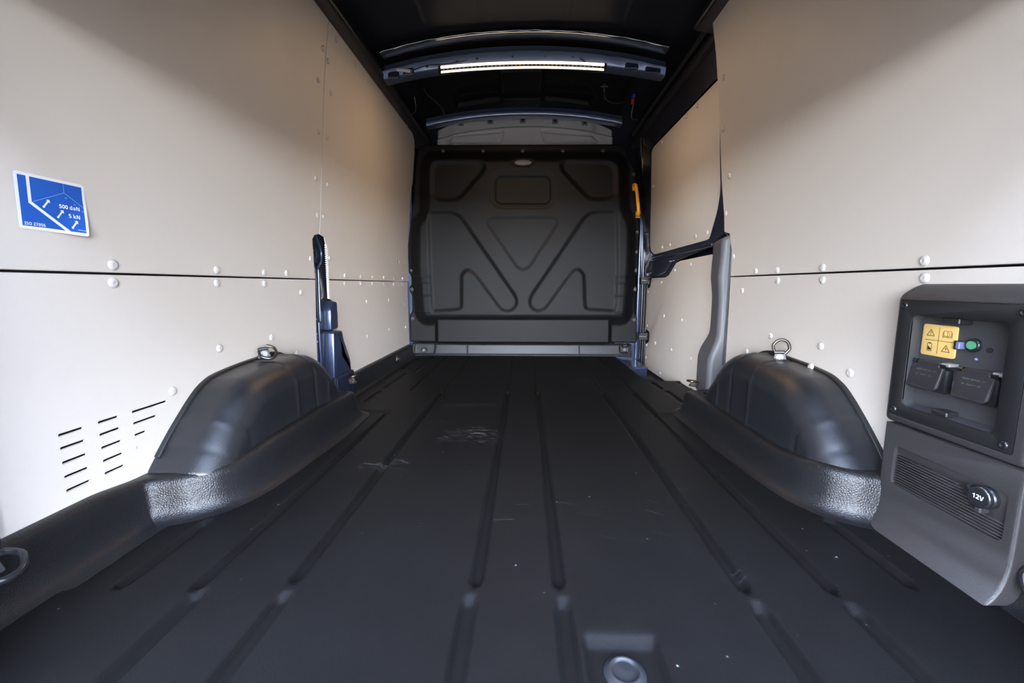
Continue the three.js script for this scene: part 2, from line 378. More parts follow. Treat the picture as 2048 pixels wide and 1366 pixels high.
{
  const slots = [];
  for (const y of [0.258, 0.231, 0.2015, 0.172, 0.1435]) slots.push(stadium(-0.822, -0.77, y, 0.0085), stadium(-0.899, -0.848, y, 0.0085));
  slots.push(stadium(-1.029, -0.927, 0.257, 0.0085), stadium(-0.995, -0.927, 0.2295, 0.0085), stadium(-0.962, -0.927, 0.2015, 0.0085), circle(-0.931, 0.172, 0.0046));
  const lowRear = wallPanel([[-0.655, 0.07], [-0.655, 0.572], [-1.838, 0.572], [-1.82, 0.36], [-1.806, 0.07]], slots, -1, wallLeft);
  rivets(lowRear, -1, [[-0.92, 0.555], [-1.239, 0.556], [-1.469, 0.555], [-1.71, 0.52], [-1.489, 0.363], [-1.225, 0.363], [-1.648, 0.282], [-1.045, 0.278]]);
  const upRear = wallPanel([[-0.655, 0.577], [-0.655, 1.634], [-1.884, 1.632], [-1.885, 1.498], [-1.905, 1.159], [-1.897, 0.846], [-1.884, 0.772], [-1.845, 0.763], [-1.825, 0.744], [-1.837, 0.577]], [], -1, wallLeft);
  rivets(upRear, -1, [[-0.924, 0.594], [-1.243, 0.594], [-1.473, 0.593], [-1.614, 0.594], [-1.842, 1.383], [-1.87, 1.191], [-1.854, 0.998], [-1.873, 0.851], [-1.801, 0.661], [-1.86, 1.51]]);
  const upFront = wallPanel([[-1.8885, 1.632], [-1.8895, 1.498], [-1.9095, 1.159], [-1.9015, 0.846], [-1.89, 0.772], [-1.936, 0.764], [-1.962, 0.709], [-1.957, 0.577], [-3.32, 0.577], [-3.375, 0.822], [-3.335, 1.4], [-3.311, 1.53], [-3.27, 1.6], [-3.2, 1.634], [-3.08, 1.65], [-2.685, 1.634], [-2.1, 1.632]], [roundPoly(rect(-3.08, -3.052, 0.703, 0.731), 0.006)], -1, wallLeft);
  rivets(upFront, -1, [[-1.982, 0.672], [-2.143, 0.596], [-2.35, 0.595], [-2.532, 0.595], [-2.742, 0.595], [-2.945, 0.596], [-3.163, 0.595], [-1.91, 1.487], [-1.964, 1.598], [-2.178, 1.598], [-2.345, 1.602], [-2.572, 1.606], [-2.837, 1.616], [-3.045, 1.622], [-1.956, 1.381], [-1.944, 1.194], [-1.964, 0.997], [-1.925, 0.851], [-3.24, 1.221, 0.8], [-3.235, 1.034, 0.8], [-3.23, 0.844, 0.8]]);
  const lowFront = wallPanel([[-1.954, 0.572], [-1.952, 0.49], [-1.997, 0.475], [-1.996, 0.385], [-1.985, 0.338], [-2.071, 0.173], [-2.066, 0.07], [-3.3, 0.07], [-3.3, 0.572]], [], -1, wallLeft);
  rivets(lowFront, -1, [[-2.136, 0.556], [-2.347, 0.556], [-2.529, 0.556], [-2.739, 0.556], [-2.942, 0.555], [-3.147, 0.555], [-2.425, 0.456], [-2.822, 0.452], [-3.209, 0.403], [-2.032, 0.406], [-2.408, 0.256], [-2.808, 0.256], [-3.202, 0.23]]);
  obj('body_side', box(-1.02, -0.96, -0.13, 1.9, -3.62, -0.35, 0.01), M.navy, wallLeft);
  obj('rear_pillar', box(-1.02, -0.75, -0.13, 1.9, -0.47, -0.35, 0.02, 3), M.navy, wallLeft);
  obj('rear_pillar', box(-1.02, -0.885, -0.13, 1.9, -0.652, -0.35, 0.02, 3), M.navy, wallLeft);
  const upR = wallPanel([[-0.66, 0.5875], [-1.859, 0.5875], [-1.859, 0.697], [-1.88, 0.765], [-1.93, 0.78], [-1.935, 0.852], [-1.958, 1.0], [-1.961, 1.13], [-1.955, 1.4], [-1.951, 1.506], [-1.954, 1.64], [-0.66, 1.64]], [], 1, wallRight);
  rivets(upR, 1, [[-1.902, 1.396], [-1.927, 1.202], [-1.885, 1.003], [-1.917, 0.856], [-1.84, 0.668], [-1.658, 0.602], [-1.519, 0.601], [-1.293, 0.601], [-0.972, 0.603]]);
  const lowR = wallPanel([[-0.66, 0.07], [-0.66, 0.5825], [-1.858, 0.5825], [-1.855, 0.4], [-1.85, 0.07]], [], 1, wallRight);
  rivets(lowR, 1, [[-1.512, 0.565], [-1.288, 0.565], [-0.967, 0.565], [-1.75, 0.528], [-1.529, 0.371], [-1.27, 0.371], [-1.148, 0.316], [-1.683, 0.29]]);
  obj('body_side', box(0.94, 1.02, -0.13, 1.9, -2.0, -0.35, 0.01), M.navy, wallRight);
  obj('rear_pillar', box(0.75, 1.02, -0.13, 1.9, -0.47, -0.35, 0.02, 3), M.navy, wallRight);
  obj('rear_pillar', box(0.86, 1.02, -0.13, 1.9, -0.655, -0.35, 0.02, 3), M.navy, wallRight);
}
// pressed steel body pillar showing in the gap between the left panels
{
  const gap = [[-1.79, 0.08], [-1.79, 0.3], [-1.815, 0.56], [-1.81, 0.75], [-1.84, 0.785], [-1.95, 0.785], [-1.98, 0.71], [-1.975, 0.5], [-2.02, 0.48], [-2.02, 0.34], [-2.09, 0.18], [-2.09, 0.08]];
  const well = roundPoly([[-1.845, 0.65], [-1.848, 0.735], [-1.885, 0.735], [-1.905, 0.7], [-1.9, 0.655], [-1.875, 0.63]], 0.02);
  const pil = obj('body_pillar', sideSlab(gap, [well], -1, 0.922, 0.012, 0.002), M.navy, wallLeft, 'dark blue pressed steel pillar in the gap between the panels');
  obj('pillar_recess', box(-0.95, -0.944, 0.6, 0.76, -1.93, -1.82), M.cavity, pil);
  const xl = -0.918;
  obj('pillar_bead', tube([[xl, 0.77, -1.875], [xl, 0.74, -1.895], [xl, 0.7, -1.922], [xl, 0.655, -1.915], [xl, 0.625, -1.888], [xl, 0.58, -1.885], [xl, 0.4, -1.878], [xl, 0.385, -1.884]], 0.0055, 60, 10), M.blue, pil);
  obj('pillar_bead', tube([[xl, 0.735, -1.835], [xl, 0.7, -1.84], [xl, 0.672, -1.852], [xl, 0.65, -1.868]], 0.005, 30, 10), M.blue, pil);
  obj('pillar_bead', tube([[xl, 0.385, -1.862], [xl, 0.3, -1.86], [xl, 0.1, -1.86]], 0.005, 30, 10), M.blue, pil);
  obj('pillar_cap', sideSlab(roundPoly([[-1.91, 0.34], [-1.915, 0.44], [-1.945, 0.478], [-1.993, 0.472], [-1.992, 0.345]], 0.015), [], -1, 0.885, 0.045, 0.012), M.blue, pil);
  obj('pillar_shoe', sideSlab(roundPoly([[-1.875, 0.14], [-1.89, 0.34], [-1.985, 0.338], [-2.0, 0.29], [-2.066, 0.18], [-2.066, 0.125], [-1.875, 0.125]], 0.012), [roundPoly([[-1.935, 0.235], [-1.938, 0.325], [-1.958, 0.325], [-1.966, 0.285], [-1.985, 0.2]], 0.008)], -1, 0.865, 0.065, 0.012), M.blue, pil);
  obj('pillar_foot', box(-0.93, -0.855, 0.02, 0.13, -2.07, -1.86, 0.006), M.navy, pil);
  obj('pillar_foot', box(-0.93, -0.852, 0.02, 0.128, -2.0, -1.87, 0.006), M.blue, pil);
  for (const [y, z] of [[0.7, -1.858], [0.625, -1.862], [0.54, -1.852], [0.4, -1.848], [0.335, -1.846], [0.3, -1.845]]) obj('bolt_hole', new THREE.CylinderGeometry(0.0035, 0.0035, 0.004, 10).rotateZ(Math.PI / 2).translate(-0.9215, y, z), M.steel, pil);
  const dots = [];
  for (let i = 0; i < 26; i++) dots.push(box(-0.913, -0.904, 0.487 + i * 0.0095, 0.493 + i * 0.0095, -1.958 - 0.002 * Math.sin(i), -1.946, 0.001, 1));
  obj('edge_trim', [tube([[-0.91, 0.735, -1.952], [-0.91, 0.69, -1.963], [-0.91, 0.49, -1.953]], 0.0045, 30, 8), ...dots], M.pale, pil, 'pale toothed edge trim');
}
// load sign stuck on the left panel, its lower front corner peeling away
{
  const map = painted(1024, 832, (g, w, h) => {
    g.fillStyle = '#f2f3f7'; g.fillRect(0, 0, w, h); g.fillStyle = '#1d5fbf'; g.fillRect(46, 46, w - 92, h - 92);
    g.save(); g.beginPath(); g.rect(46, 46, w - 92, h - 92); g.clip();
    g.lineCap = 'butt'; g.lineJoin = 'miter'; g.strokeStyle = '#f2f3f7'; g.lineWidth = 46; g.beginPath(); g.moveTo(182, 0); g.lineTo(182, 425); g.lineTo(770, 845); g.stroke();
    g.strokeStyle = '#8fbbf0'; g.lineWidth = 7; g.beginPath(); g.moveTo(690, 46); g.lineTo(690, 190); g.moveTo(222, 412); g.lineTo(690, 190); g.lineTo(985, 380); g.stroke();
    g.lineWidth = 5; for (const [x, y] of [[712, 268], [842, 350], [956, 438]]) { g.beginPath(); g.ellipse(x, y, 15, 9, 0, 0, 7); g.stroke(); }
    g.fillStyle = g.strokeStyle = '#f2f3f7';
    for (const [x, y] of [[366, 462], [562, 590], [762, 722]]) {
      g.lineWidth = 26; g.beginPath(); g.moveTo(x, y); g.lineTo(x + 70, y - 92); g.stroke(); g.beginPath(); g.arc(x, y, 18, 0, 7); g.fill();
      g.beginPath(); g.moveTo(x + 40, y - 112); g.lineTo(x + 92, y - 118); g.lineTo(x + 98, y - 66); g.closePath(); g.fill();
    }
    g.font = 'bold 84px sans-serif'; g.fillText('500 daN', 592, 441); g.fillText('5 kN', 722, 572);
    g.font = 'bold 62px sans-serif'; g.fillText('ISO 27956', 72, 770); g.font = 'bold 15px sans-serif'; g.fillRect(842, 742, 130, 7);
    g.restore();
  });
  const t = thing('load_sticker', 'blue and white cargo load sticker with a peeling corner on the left wall panel', 'sticker', [-0.9, 0.702, -0.816]);
  const n = 40, pos = [], uv = [], idx = [];
  for (let side = 0; side < 2; side++) for (let j = 0; j <= n; j++) for (let i = 0; i <= n; i++) {
    const u = i / n, v = j / n, curl = Math.max(0, (u - 0.62) * 1.3 + (0.42 - v) * 1.1 - 0.12);
    const rx = Math.max(0, Math.abs(u - 0.5) - 0.46) / 0.04, ry = Math.max(0, Math.abs(v - 0.5) - 0.45) / 0.05, k = Math.hypot(rx, ry) > 1 ? 1 / Math.hypot(rx, ry) : 1;
    const uu = 0.5 + Math.sign(u - 0.5) * (Math.min(Math.abs(u - 0.5), 0.46) + rx * k * 0.04), vv = 0.5 + Math.sign(v - 0.5) * (Math.min(Math.abs(v - 0.5), 0.45) + ry * k * 0.05);
    const y = 0.6515 + vv * 0.1005, lift = 0.016 * curl * curl + 0.006 * curl;
    pos.push(-wallX(-1, y) + 0.0008 - side * 0.0004 + lift + 0.9, y - 0.702 - 0.004 * curl, -0.756 - uu * 0.122 + 0.816 + 0.02 * curl * curl); uv.push(uu, vv);
  }
  const row = n + 1, N = row * row;
  for (let j = 0; j < n; j++) for (let i = 0; i < n; i++) { const a = j * row + i; idx.push(a, a + 1, a + row, a + 1, a + row + 1, a + row, N + a, N + a + row, N + a + 1, N + a + 1, N + a + row, N + a + row + 1); }
  for (let k = 0; k < n; k++) for (const [a, b] of [[k, k + 1], [n * row + k + 1, n * row + k], [(k + 1) * row, k * row], [k * row + n, (k + 1) * row + n]]) idx.push(a, N + a, b, b, N + a, N + b);
  const g = new THREE.BufferGeometry(); g.setAttribute('position', new THREE.Float32BufferAttribute(pos, 3)); g.setAttribute('uv', new THREE.Float32BufferAttribute(uv, 2)); g.setIndex(idx); g.computeVertexNormals();
  const m = new THREE.Mesh(g, std([0.62, 0.62, 0.62], 0.4, { map })); m.name = 'sheet'; m.castShadow = m.receiveShadow = true; t.add(m);
}

// ------------------------------------------------------------------ wheel arch covers
function archCover(side, label) {
  const dz = side < 0 ? 0 : -0.034, lift = side < 0 ? 1 : 1.025;
  const prof = curve([[-0.947, 0.0], [-0.947, 0.05], [-0.947, 0.094], [-0.962, 0.116], [-1.02, 0.177], [-1.08, 0.232], [-1.125, 0.266], [-1.175, 0.286], [-1.26, 0.296], [-1.36, 0.302], [-1.45, 0.303], [-1.52, 0.296], [-1.58, 0.268], [-1.64, 0.214], [-1.69, 0.16], [-1.735, 0.108], [-1.745, 0.06], [-1.747, 0.0]].map(([z, y]) => [0, y, z]), 0.35);
  const n = 150, rings = [], wall = side < 0 ? WL : WR, r = 0.078, depth = side < 0 ? 0.162 : 0.142;
  const band = (z, c, w) => Math.exp(-(((z - c) / w) ** 2));
  for (let i = 0; i <= n; i++) {
    const p = prof.getPointAt(i / n), t = prof.getTangentAt(i / n), ny = -t.z, nz = t.y;      // outward normal in (y, z)
    const bump = 0.003 * band(p.z, -1.045, 0.007) - 0.003 * band(p.z, -0.99, 0.006) + 0.005 * band(p.z, -1.47, 0.008) - 0.004 * band(p.z, -1.34, 0.006) - 0.004 * band(p.z, -1.62, 0.008);
    const ring = [], put = (x, inset) => ring.push([side * x, Math.max(0.012, p.y * lift + ny * (bump - inset)), p.z + dz + nz * (bump - inset)]);
    put(wall + 0.02, 0); put(wall - 0.004, 0); put(wall - 0.012, 0.0); put(wall - depth + r + 0.01, 0.001);
    for (let k = 0; k <= 10; k++) { const a = k / 10 * Math.PI / 2; put(wall - depth + r - (r - bump) * Math.sin(a), r * (1 - Math.cos(a))); }
    const e = ring[ring.length - 1];
    for (const q of [0.3, 0.65, 1]) ring.push([e[0] - side * 0.004 * q, lerp(e[1], 0.01, q), e[2]]);
    rings.push(ring);
  }
  const at = [side * (wall - 0.08), 0, -1.37 + dz];
  const o = thing('wheel_arch_cover', label, 'wheel arch', at, 'wheel arch covers');
  obj('shell', skin(rings, { flip: side < 0 }), M.arch, o);
  obj('flange', skin(Array.from({ length: 81 }, (_, i) => {
    const s = 0.12 + 0.72 * i / 80, p = prof.getPointAt(s), t = prof.getTangentAt(s), ny = -t.z, nz = t.y, f = 0.006 + 0.006 * band(p.z, -1.47, 0.05);
    return [[0.002, f], [0.012, f], [0.014, f - 0.003], [0.014, -0.002]].map(([x, h]) => [side * (wall - x), p.y * lift + ny * h, p.z + dz + nz * h]);
  }), { flip: side < 0 }), M.black, o);
  if (side > 0) obj('rivet', rivetGeo.clone().rotateZ(Math.PI / 2).translate(0.862, 0.306, -1.285), M.rivet, o, 'pale rivet half hidden by the cover edge');
  return o;
}
archCover(-1, 'black moulded wheel arch cover under the left wall, below the slotted panel');
archCover(1, 'black moulded wheel arch cover between the power unit and the grey pillar cover');

// ------------------------------------------------------------------ bulkhead and front wall
const wallFront = struct('wall_front');
{
  obj('front_shell', box(-1.02, 1.02, -0.13, 1.9, -3.66, -3.6, 0.005), M.navy, wallFront);
  obj('door_post', box(0.858, 0.95, -0.1, 1.62, -3.36, -3.305, 0.012, 3), M.blue, wallFront);
  obj('door_post', box(-1.0, -0.86, -0.02, 1.62, -3.4, -3.32, 0.012, 3), M.blue, wallFront);
  obj('sill_plate', box(0.7, 0.875, -0.1, 0.11, -3.35, -3.315, 0.01, 3), M.blue, wallFront, 'bare blue painted corner beside the kick strip');
  obj('sill_plate', box(0.702, 0.86, -0.1, -0.02, -3.31, -2.95, 0.008, 3), M.blue, wallFront);
  // lighter panel set back above the bulkhead
  const tr = (pts) => sdPoly(roundPoly(pts, 0.012)), a = tr([[-0.6, 1.66], [-0.573, 1.69], [-0.168, 1.718], [-0.192, 1.639], [-0.597, 1.639]]), b = tr([[0.123, 1.715], [0.516, 1.682], [0.555, 1.655], [0.548, 1.639], [0.148, 1.636]]);
  const up = obj('upper_panel', relief({
    u0: -0.7, u1: 0.69, v0: 1.54, v1: 1.84, nu: 300, nv: 90, outline: sdPoly(roundPoly([[-0.69, 1.54], [-0.69, 1.75], [-0.54, 1.815], [0, 1.835], [0.5, 1.815], [0.67, 1.74], [0.67, 1.54]], 0.02)), edge: 0.008,
    height: (u, v) => {
      const ring = (s) => Math.exp(-((s / 0.007) ** 2)) * 0.012, arch = 1.755 - 0.06 * (u / 0.6) ** 2;
      return -ring(a(u, v)) - ring(b(u, v)) - 0.03 * ss(arch - 0.008, arch + 0.008, v) + 0.02 * ss(-0.55, -0.6, u) * -1 + 0.02 * ss(0.5, 0.55, u) * -1;
    },
    place: (u, v, h) => [u, v, -3.44 + h],
  }), phys([0.5, 0.475, 0.45], 0.4), wallFront, 'grey panel set back above the bulkhead');
  for (const [x, y] of [[-0.502, 1.79], [-0.273, 1.8], [-0.022, 1.804], [0.226, 1.798], [0.453, 1.784]]) {
    obj('fixing_tab', box(x - 0.022, x + 0.022, y - 0.02, y + 0.05, -3.474, -3.462, 0.006), M.grey, up);
    obj('screw', new THREE.CylinderGeometry(0.009, 0.01, 0.006, 16).rotateX(Math.PI / 2).translate(x, y, -3.459), M.black, up);
  }
}
{
  const bh = thing('bulkhead_partition', 'black moulded bulkhead partition with pressed angular shapes closing off the far end', 'bulkhead', [0, 0.1, -3.3]);
  const out = [[-0.76, 1.58], [0.7, 1.57], [0.74, 1.548], [0.763, 1.451], [0.806, 1.394], [0.825, 1.265], [0.857, 0.944], [0.856, 0.643], [0.838, 0.618], [0.84, 0.557], [0.859, 0.532], [0.863, 0.503], [0.84, 0.48], [0.844, 0.338], [0.863, 0.31], [0.868, 0.105], [-0.9, 0.105], [-0.9, 0.32], [-0.877, 0.345], [-0.877, 0.475], [-0.896, 0.5], [-0.896, 0.535], [-0.877, 0.555], [-0.877, 0.615], [-0.897, 0.645], [-0.895, 0.86], [-0.85, 1.159], [-0.815, 1.45], [-0.795, 1.555]];
  const P = (pts, r) => sdPoly(roundPoly(pts, r));
  const body = P([[-0.708, 1.496], [0.666, 1.483], [0.724, 1.423], [0.738, 1.106], [0.799, 1.004], [0.805, 0.706], [0.789, 0.322], [0.752, 0.275], [-0.779, 0.272], [-0.818, 0.319], [-0.846, 0.708], [-0.832, 1.011], [-0.765, 1.07], [-0.747, 1.435]], 0.05);
  const low = P([[-0.683, 0.4], [-0.688, 0.03], [0.656, 0.03], [0.65, 0.4]], 0.02);
  const dips = [
    [P([[-0.641, 1.442], [-0.332, 1.442], [-0.297, 1.415], [-0.31, 1.374], [-0.471, 1.201], [-0.517, 1.172], [-0.64, 1.173], [-0.692, 1.217], [-0.688, 1.406]], 0.04), 0.022, 0.018],
    [P([[0.282, 1.441], [0.594, 1.435], [0.65, 1.395], [0.66, 1.209], [0.601, 1.173], [0.482, 1.173], [0.436, 1.203], [0.268, 1.377], [0.26, 1.42]], 0.04), 0.022, 0.018],
    [P([[-0.212, 1.381], [0.179, 1.378], [0.221, 1.334], [0.223, 1.153], [0.167, 1.106], [-0.205, 1.108], [-0.261, 1.156], [-0.26, 1.338]], 0.04), 0.006, 0.008],
    [P([[-0.235, 1.358], [0.2, 1.356], [0.203, 1.125], [-0.24, 1.125]], 0.06), 0.005, 0.007],
    [P([[-0.189, 1.337], [0.157, 1.335], [0.182, 1.306], [0.184, 1.168], [0.159, 1.142], [-0.19, 1.144], [-0.22, 1.17], [-0.219, 1.309]], 0.03), 0.014, 0.01],
    [P([[-0.719, 1.084], [-0.534, 1.086], [-0.481, 1.054], [-0.068, 0.461], [-0.06, 0.399], [-0.107, 0.352], [-0.177, 0.36], [-0.379, 0.631], [-0.433, 0.669], [-0.48, 0.631], [-0.484, 0.367], [-0.698, 0.354], [-0.713, 0.382], [-0.72, 0.708]], 0.04), 0.02, 0.016],
    [P([[0.671, 1.085], [0.491, 1.081], [0.439, 1.049], [0.042, 0.461], [0.034, 0.399], [0.081, 0.352], [0.151, 0.368], [0.349, 0.645], [0.394, 0.673], [0.441, 0.63], [0.455, 0.368], [0.672, 0.356], [0.691, 0.392], [0.691, 0.706]], 0.04), 0.02, 0.016],
    [P([[-0.259, 1.045], [0.22, 1.043], [0.244, 1.006], [0.033, 0.684], [-0.014, 0.661], [-0.06, 0.684], [-0.278, 0.993], [-0.277, 1.023]], 0.04), 0.012, 0.014],
    [(x, y) => (Math.hypot((x + 0.018) / 0.078, (y - 1.434) / 0.028) - 1) * 0.035, 0.01, 0.008],
  ];
  const height = (u, v) => {
    let h = 0.05 * (1 - ss(-0.06, 0.045, body(u, v)));
    h = Math.max(h, 0.028 * (1 - ss(-0.016, 0.018, low(u, v))));
    for (const [s, d, w] of dips) { const q = s(u, v); if (q < w * 1.2) h -= 0.68 * d * (1 - ss(-w * 1.2, w * 1.2, q)); }
    if (v < 0.12) h -= 0.0;
    if (u > 0.68 || u < -0.72) for (const y of [0.345, 0.47, 0.565, 0.61]) h += 0.003 * Math.exp(-(((v - y) / 0.006) ** 2));
    return h;
  };
  obj('moulded_panel', relief({ u0: -0.91, u1: 0.88, v0: 0.1, v1: 1.59, nu: 430, nv: 360, height, outline: sdPoly(roundPoly(out, 0.015, 3)), edge: 0.007, place: (u, v, h) => [u, v, -3.285 + h] }), M.bulkhead, bh);
  obj('backing', remap(extr(shapeOf(out.map(([x, y]) => [x * 0.985, lerp(y, 0.85, 0.012)])), 0.012, 0), (x, y, z) => [x, y, -3.318 + z]), M.cavity, bh);
  const oval = new THREE.SphereGeometry(1, 40, 16, 0, 6.2832, 0, 1.5708).rotateX(Math.PI / 2).scale(0.062, 0.021, 0.008).translate(-0.018, 1.434, -3.241);
  obj('oval_boss', oval, std([0.12, 0.115, 0.11], 0.42), bh, 'smooth grey oval boss');
  obj('oval_ring', new THREE.TorusGeometry(1, 0.05, 10, 60).scale(0.072, 0.027, 0.06).translate(-0.018, 1.434, -3.241), M.black, bh);
  const bolt = new THREE.Mesh(mergeGeometries([plain(new THREE.CylinderGeometry(0.0125, 0.0135, 0.004, 20).rotateX(Math.PI / 2)), plain(new THREE.SphereGeometry(0.009, 16, 8, 0, 6.2832, 0, 1.5708).rotateX(Math.PI / 2).scale(1, 1, 0.6).translate(0, 0, 0.002))]), std([0.05, 0.048, 0.046], 0.45));
  for (const [x, y] of [[-0.609, 1.533], [-0.313, 1.531], [-0.02, 1.528], [0.273, 1.525], [0.566, 1.523], [-0.872, 0.66], [-0.872, 0.517], [-0.875, 0.29], [0.796, 1.356], [0.835, 0.943], [0.836, 0.796], [0.835, 0.66], [0.836, 0.517], [0.84, 0.285]]) copy(bolt, 'bolt', bh, [x, y, -3.283]);
}
{
  const h = thing('grab_handle', 'yellow grab handle upright on the right edge of the bulkhead', 'handle', [0.815, 1.06, -3.27]);
  obj('grip', tube([[0.797, 1.272, -3.27], [0.797, 1.273, -3.245], [0.798, 1.262, -3.222], [0.803, 1.23, -3.212], [0.812, 1.165, -3.21], [0.821, 1.1, -3.212], [0.827, 1.07, -3.222], [0.829, 1.06, -3.245], [0.83, 1.06, -3.27]], 0.0125, 80, 14), M.yellow, h);
  for (const [x, y] of [[0.806, 1.262], [0.838, 1.068]]) {
    obj('mount', box(x - 0.02, x + 0.016, y - 0.026, y + 0.026, -3.284, -3.262, 0.008, 3), M.yellow, h);
    obj('screw', new THREE.CylinderGeometry(0.006, 0.006, 0.004, 14).rotateX(Math.PI / 2).translate(x + 0.009, y - 0.012, -3.261), M.black, h);
  }
}

// ------------------------------------------------------------------ ceiling
const ceiling = struct('ceiling');
{
  const creases = [-0.5, -0.215, -0.15, 0.13, 0.195, 0.48];
  obj('roof_skin', relief({
    u0: -0.97, u1: 0.97, v0: -3.62, v1: -0.35, nu: 240, nv: 60,
    height: (x, z) => { let y = 1.835 - 0.075 * (x / 0.8) ** 2; for (const c of creases) y -= 0.006 * Math.exp(-(((x - c) / 0.012) ** 2)) * ss(-2.25, -2.22, z); return y; },
    place: (x, z, y) => [x, y, z],
  }), M.roof, ceiling);
  obj('roof_outer', box(-1.02, 1.02, 1.87, 1.91, -3.66, -0.35, 0.01), M.navy, ceiling);
  obj('rear_header', box(-1.0, 1.0, 1.05, 1.9, -0.67, -0.53, 0.03, 4), M.navy, ceiling);
  const rail = (side, x0, z0, z1) => {
    const prof = [[0.12, -0.02], [0.06, -0.004], [0.036, 0.0], [0.012, 0.004], [0.002, 0.012], [0, 0.024], [0.006, 0.042], [0.02, 0.075], [0.06, 0.14], [0.14, 0.16]];
    const rings = [];
    for (let i = 0; i <= 20; i++) {
      const z = lerp(z0, z1, i / 20), drop = 0.035 * ss(-2.2, -0.9, z), shift = 0.012 * ss(-2.4, -1.2, z);
      rings.push(prof.map(([o, h]) => [side * (x0 + o - shift * (o < 0.05 ? -1 : 0)), 1.634 + h - drop * (o < 0.045 && h > 0 ? 0.4 : 0), z]));
    }
    return skin(rings, { flip: side < 0 });
  };
  obj('roof_rail', rail(-1, 0.75, -3.5, -0.36), M.rail, ceiling);
  obj('roof_rail', rail(1, 0.72, -2.02, -0.36), M.rail, ceiling);
  // pressed beams across the roof
  const beam = (x0, x1, z, yb, yt, tilt, mat, name) => {
    const rings = [];
    for (let i = 0; i <= 120; i++) {
      const x = lerp(x0, x1, i / 120), b = yb(x), t = yt(x), w = 0.003 * Math.sin(x * 41) * Math.sin(x * 17);
      rings.push([[x, t + 0.03, z - 0.09], [x, b + 0.004, z - 0.085], [x, b, z - 0.07], [x, b - 0.004, z - 0.012], [x, b - 0.001, z - 0.002], [x, b + 0.006, z], [x, t - 0.006 + w, z - tilt], [x, t, z - tilt - 0.004], [x, t + 0.004, z - tilt - 0.014], [x, t + 0.03, z - tilt - 0.02]]);
    }
    return obj(name, skin(rings), mat, ceiling);
  };
  const bow = (c, e, h) => (x) => c - (c - e) * Math.min(1.2, Math.abs((x + 0.015) / h)) ** 2.1;
  const mid = beam(-0.755, 0.725, -2.4, bow(1.706, 1.635, 0.73), bow(1.758, 1.672, 0.73), -0.016, M.beam, 'cross_member');
  mid.userData.label = 'blue painted roof beam that carries the light bar';
  for (const [x, w, y] of [[-0.62, 0.03, 1.672], [0.55, 0.035, 1.684], [0.66, 0.04, 1.662], [-0.7, 0.03, 1.656]]) obj('pressing', box(x - w, x + w, y - 0.022, y + 0.016, -2.41, -2.39, 0.008, 3), M.blue, mid);
  beam(-0.72, 0.69, -3.24, bow(1.762, 1.692, 0.7), bow(1.788, 1.72, 0.7), -0.006, M.beam, 'cross_member');
  beam(-0.74, 0.71, -2.3, bow(1.806, 1.715, 0.73), bow(1.809, 1.718, 0.73), 0.0, M.flange, 'cross_member');
  // moulded lining between the two beams
  const slab = sdPoly(roundPoly(rect(-0.152, 0.1, -3.16, -2.66), 0.01)), pl = sdPoly(roundPoly([[-0.5, -2.98], [-0.42, -2.84], [-0.2, -2.78], [-0.165, -2.77], [-0.165, -3.1], [-0.48, -3.14]], 0.02)), pr = sdPoly(roundPoly([[0.46, -2.98], [0.38, -2.84], [0.15, -2.78], [0.115, -2.77], [0.115, -3.1], [0.44, -3.14]], 0.02));
  obj('head_lining', relief({
    u0: -0.68, u1: 0.64, v0: -3.22, v1: -2.47, nu: 200, nv: 120, outline: sdPoly(roundPoly(rect(-0.68, 0.64, -3.22, -2.47), 0.05)), edge: 0.01,
    height: (x, z) => -(1.80 - 0.06 * ((x + 0.015) / 0.7) ** 2) + 0.02 * (1 - ss(-0.005, 0.006, slab(x, z))) - 0.03 * (1 - ss(-0.012, 0.008, pl(x, z))) - 0.03 * (1 - ss(-0.012, 0.008, pr(x, z))) + 0.012 * Math.exp(-(((z + 2.98) / 0.03) ** 2)) * (Math.abs(x) < 0.45 ? 1 : 0),
    place: (x, z, h) => [x, -h, z],
  }), M.bulkhead, ceiling);
}
// the light bar under the beam
{
  const t = thing('light_bar', 'long glowing warm white LED light bar fixed under the roof beam', 'light', [-0.02, 1.69, -2.39]);
  const arc = (y, z, r, x0, x1, n = 60, k = 10) => tube(Array.from({ length: 9 }, (_, i) => { const x = lerp(x0, x1, i / 8); return [x, y - 0.017 * ((x + 0.02) / 0.43) ** 2, z]; }), r, n, k);
  obj('housing', [arc(1.6905, -2.402, 0.0165, -0.455, 0.415)], M.black, t);
  obj('diffuser', arc(1.6975, -2.391, 0.0088, -0.447, 0.407), M.lens, t);
  obj('diffuser', arc(1.677, -2.391, 0.005, -0.447, 0.407), M.lens, t);
  for (const x of [-0.452, 0.412]) obj('end_cap', box(x - 0.008, x + 0.008, 1.654, 1.69, -2.408, -2.382, 0.006, 3), M.black, t);
  const led = new THREE.Mesh(new RoundedBoxGeometry(0.009, 0.0045, 0.004, 1, 0.001), std([0.3, 0.22, 0.14], 0.5));
  for (let i = 0; i < 40; i++) { const x = -0.43 + 0.82 * i / 39; copy(led, 'led', t, [x, 1.6855 - 0.017 * ((x + 0.02) / 0.43) ** 2, -2.3835]); }
  const lamp = new THREE.RectAreaLight(new THREE.Color(1, 0.66, 0.36), 3.6, 0.84, 0.02);
  lamp.position.set(0, -0.035, 0.025); lamp.rotation.set(-Math.PI / 2, 0, 0); t.add(lamp);
}
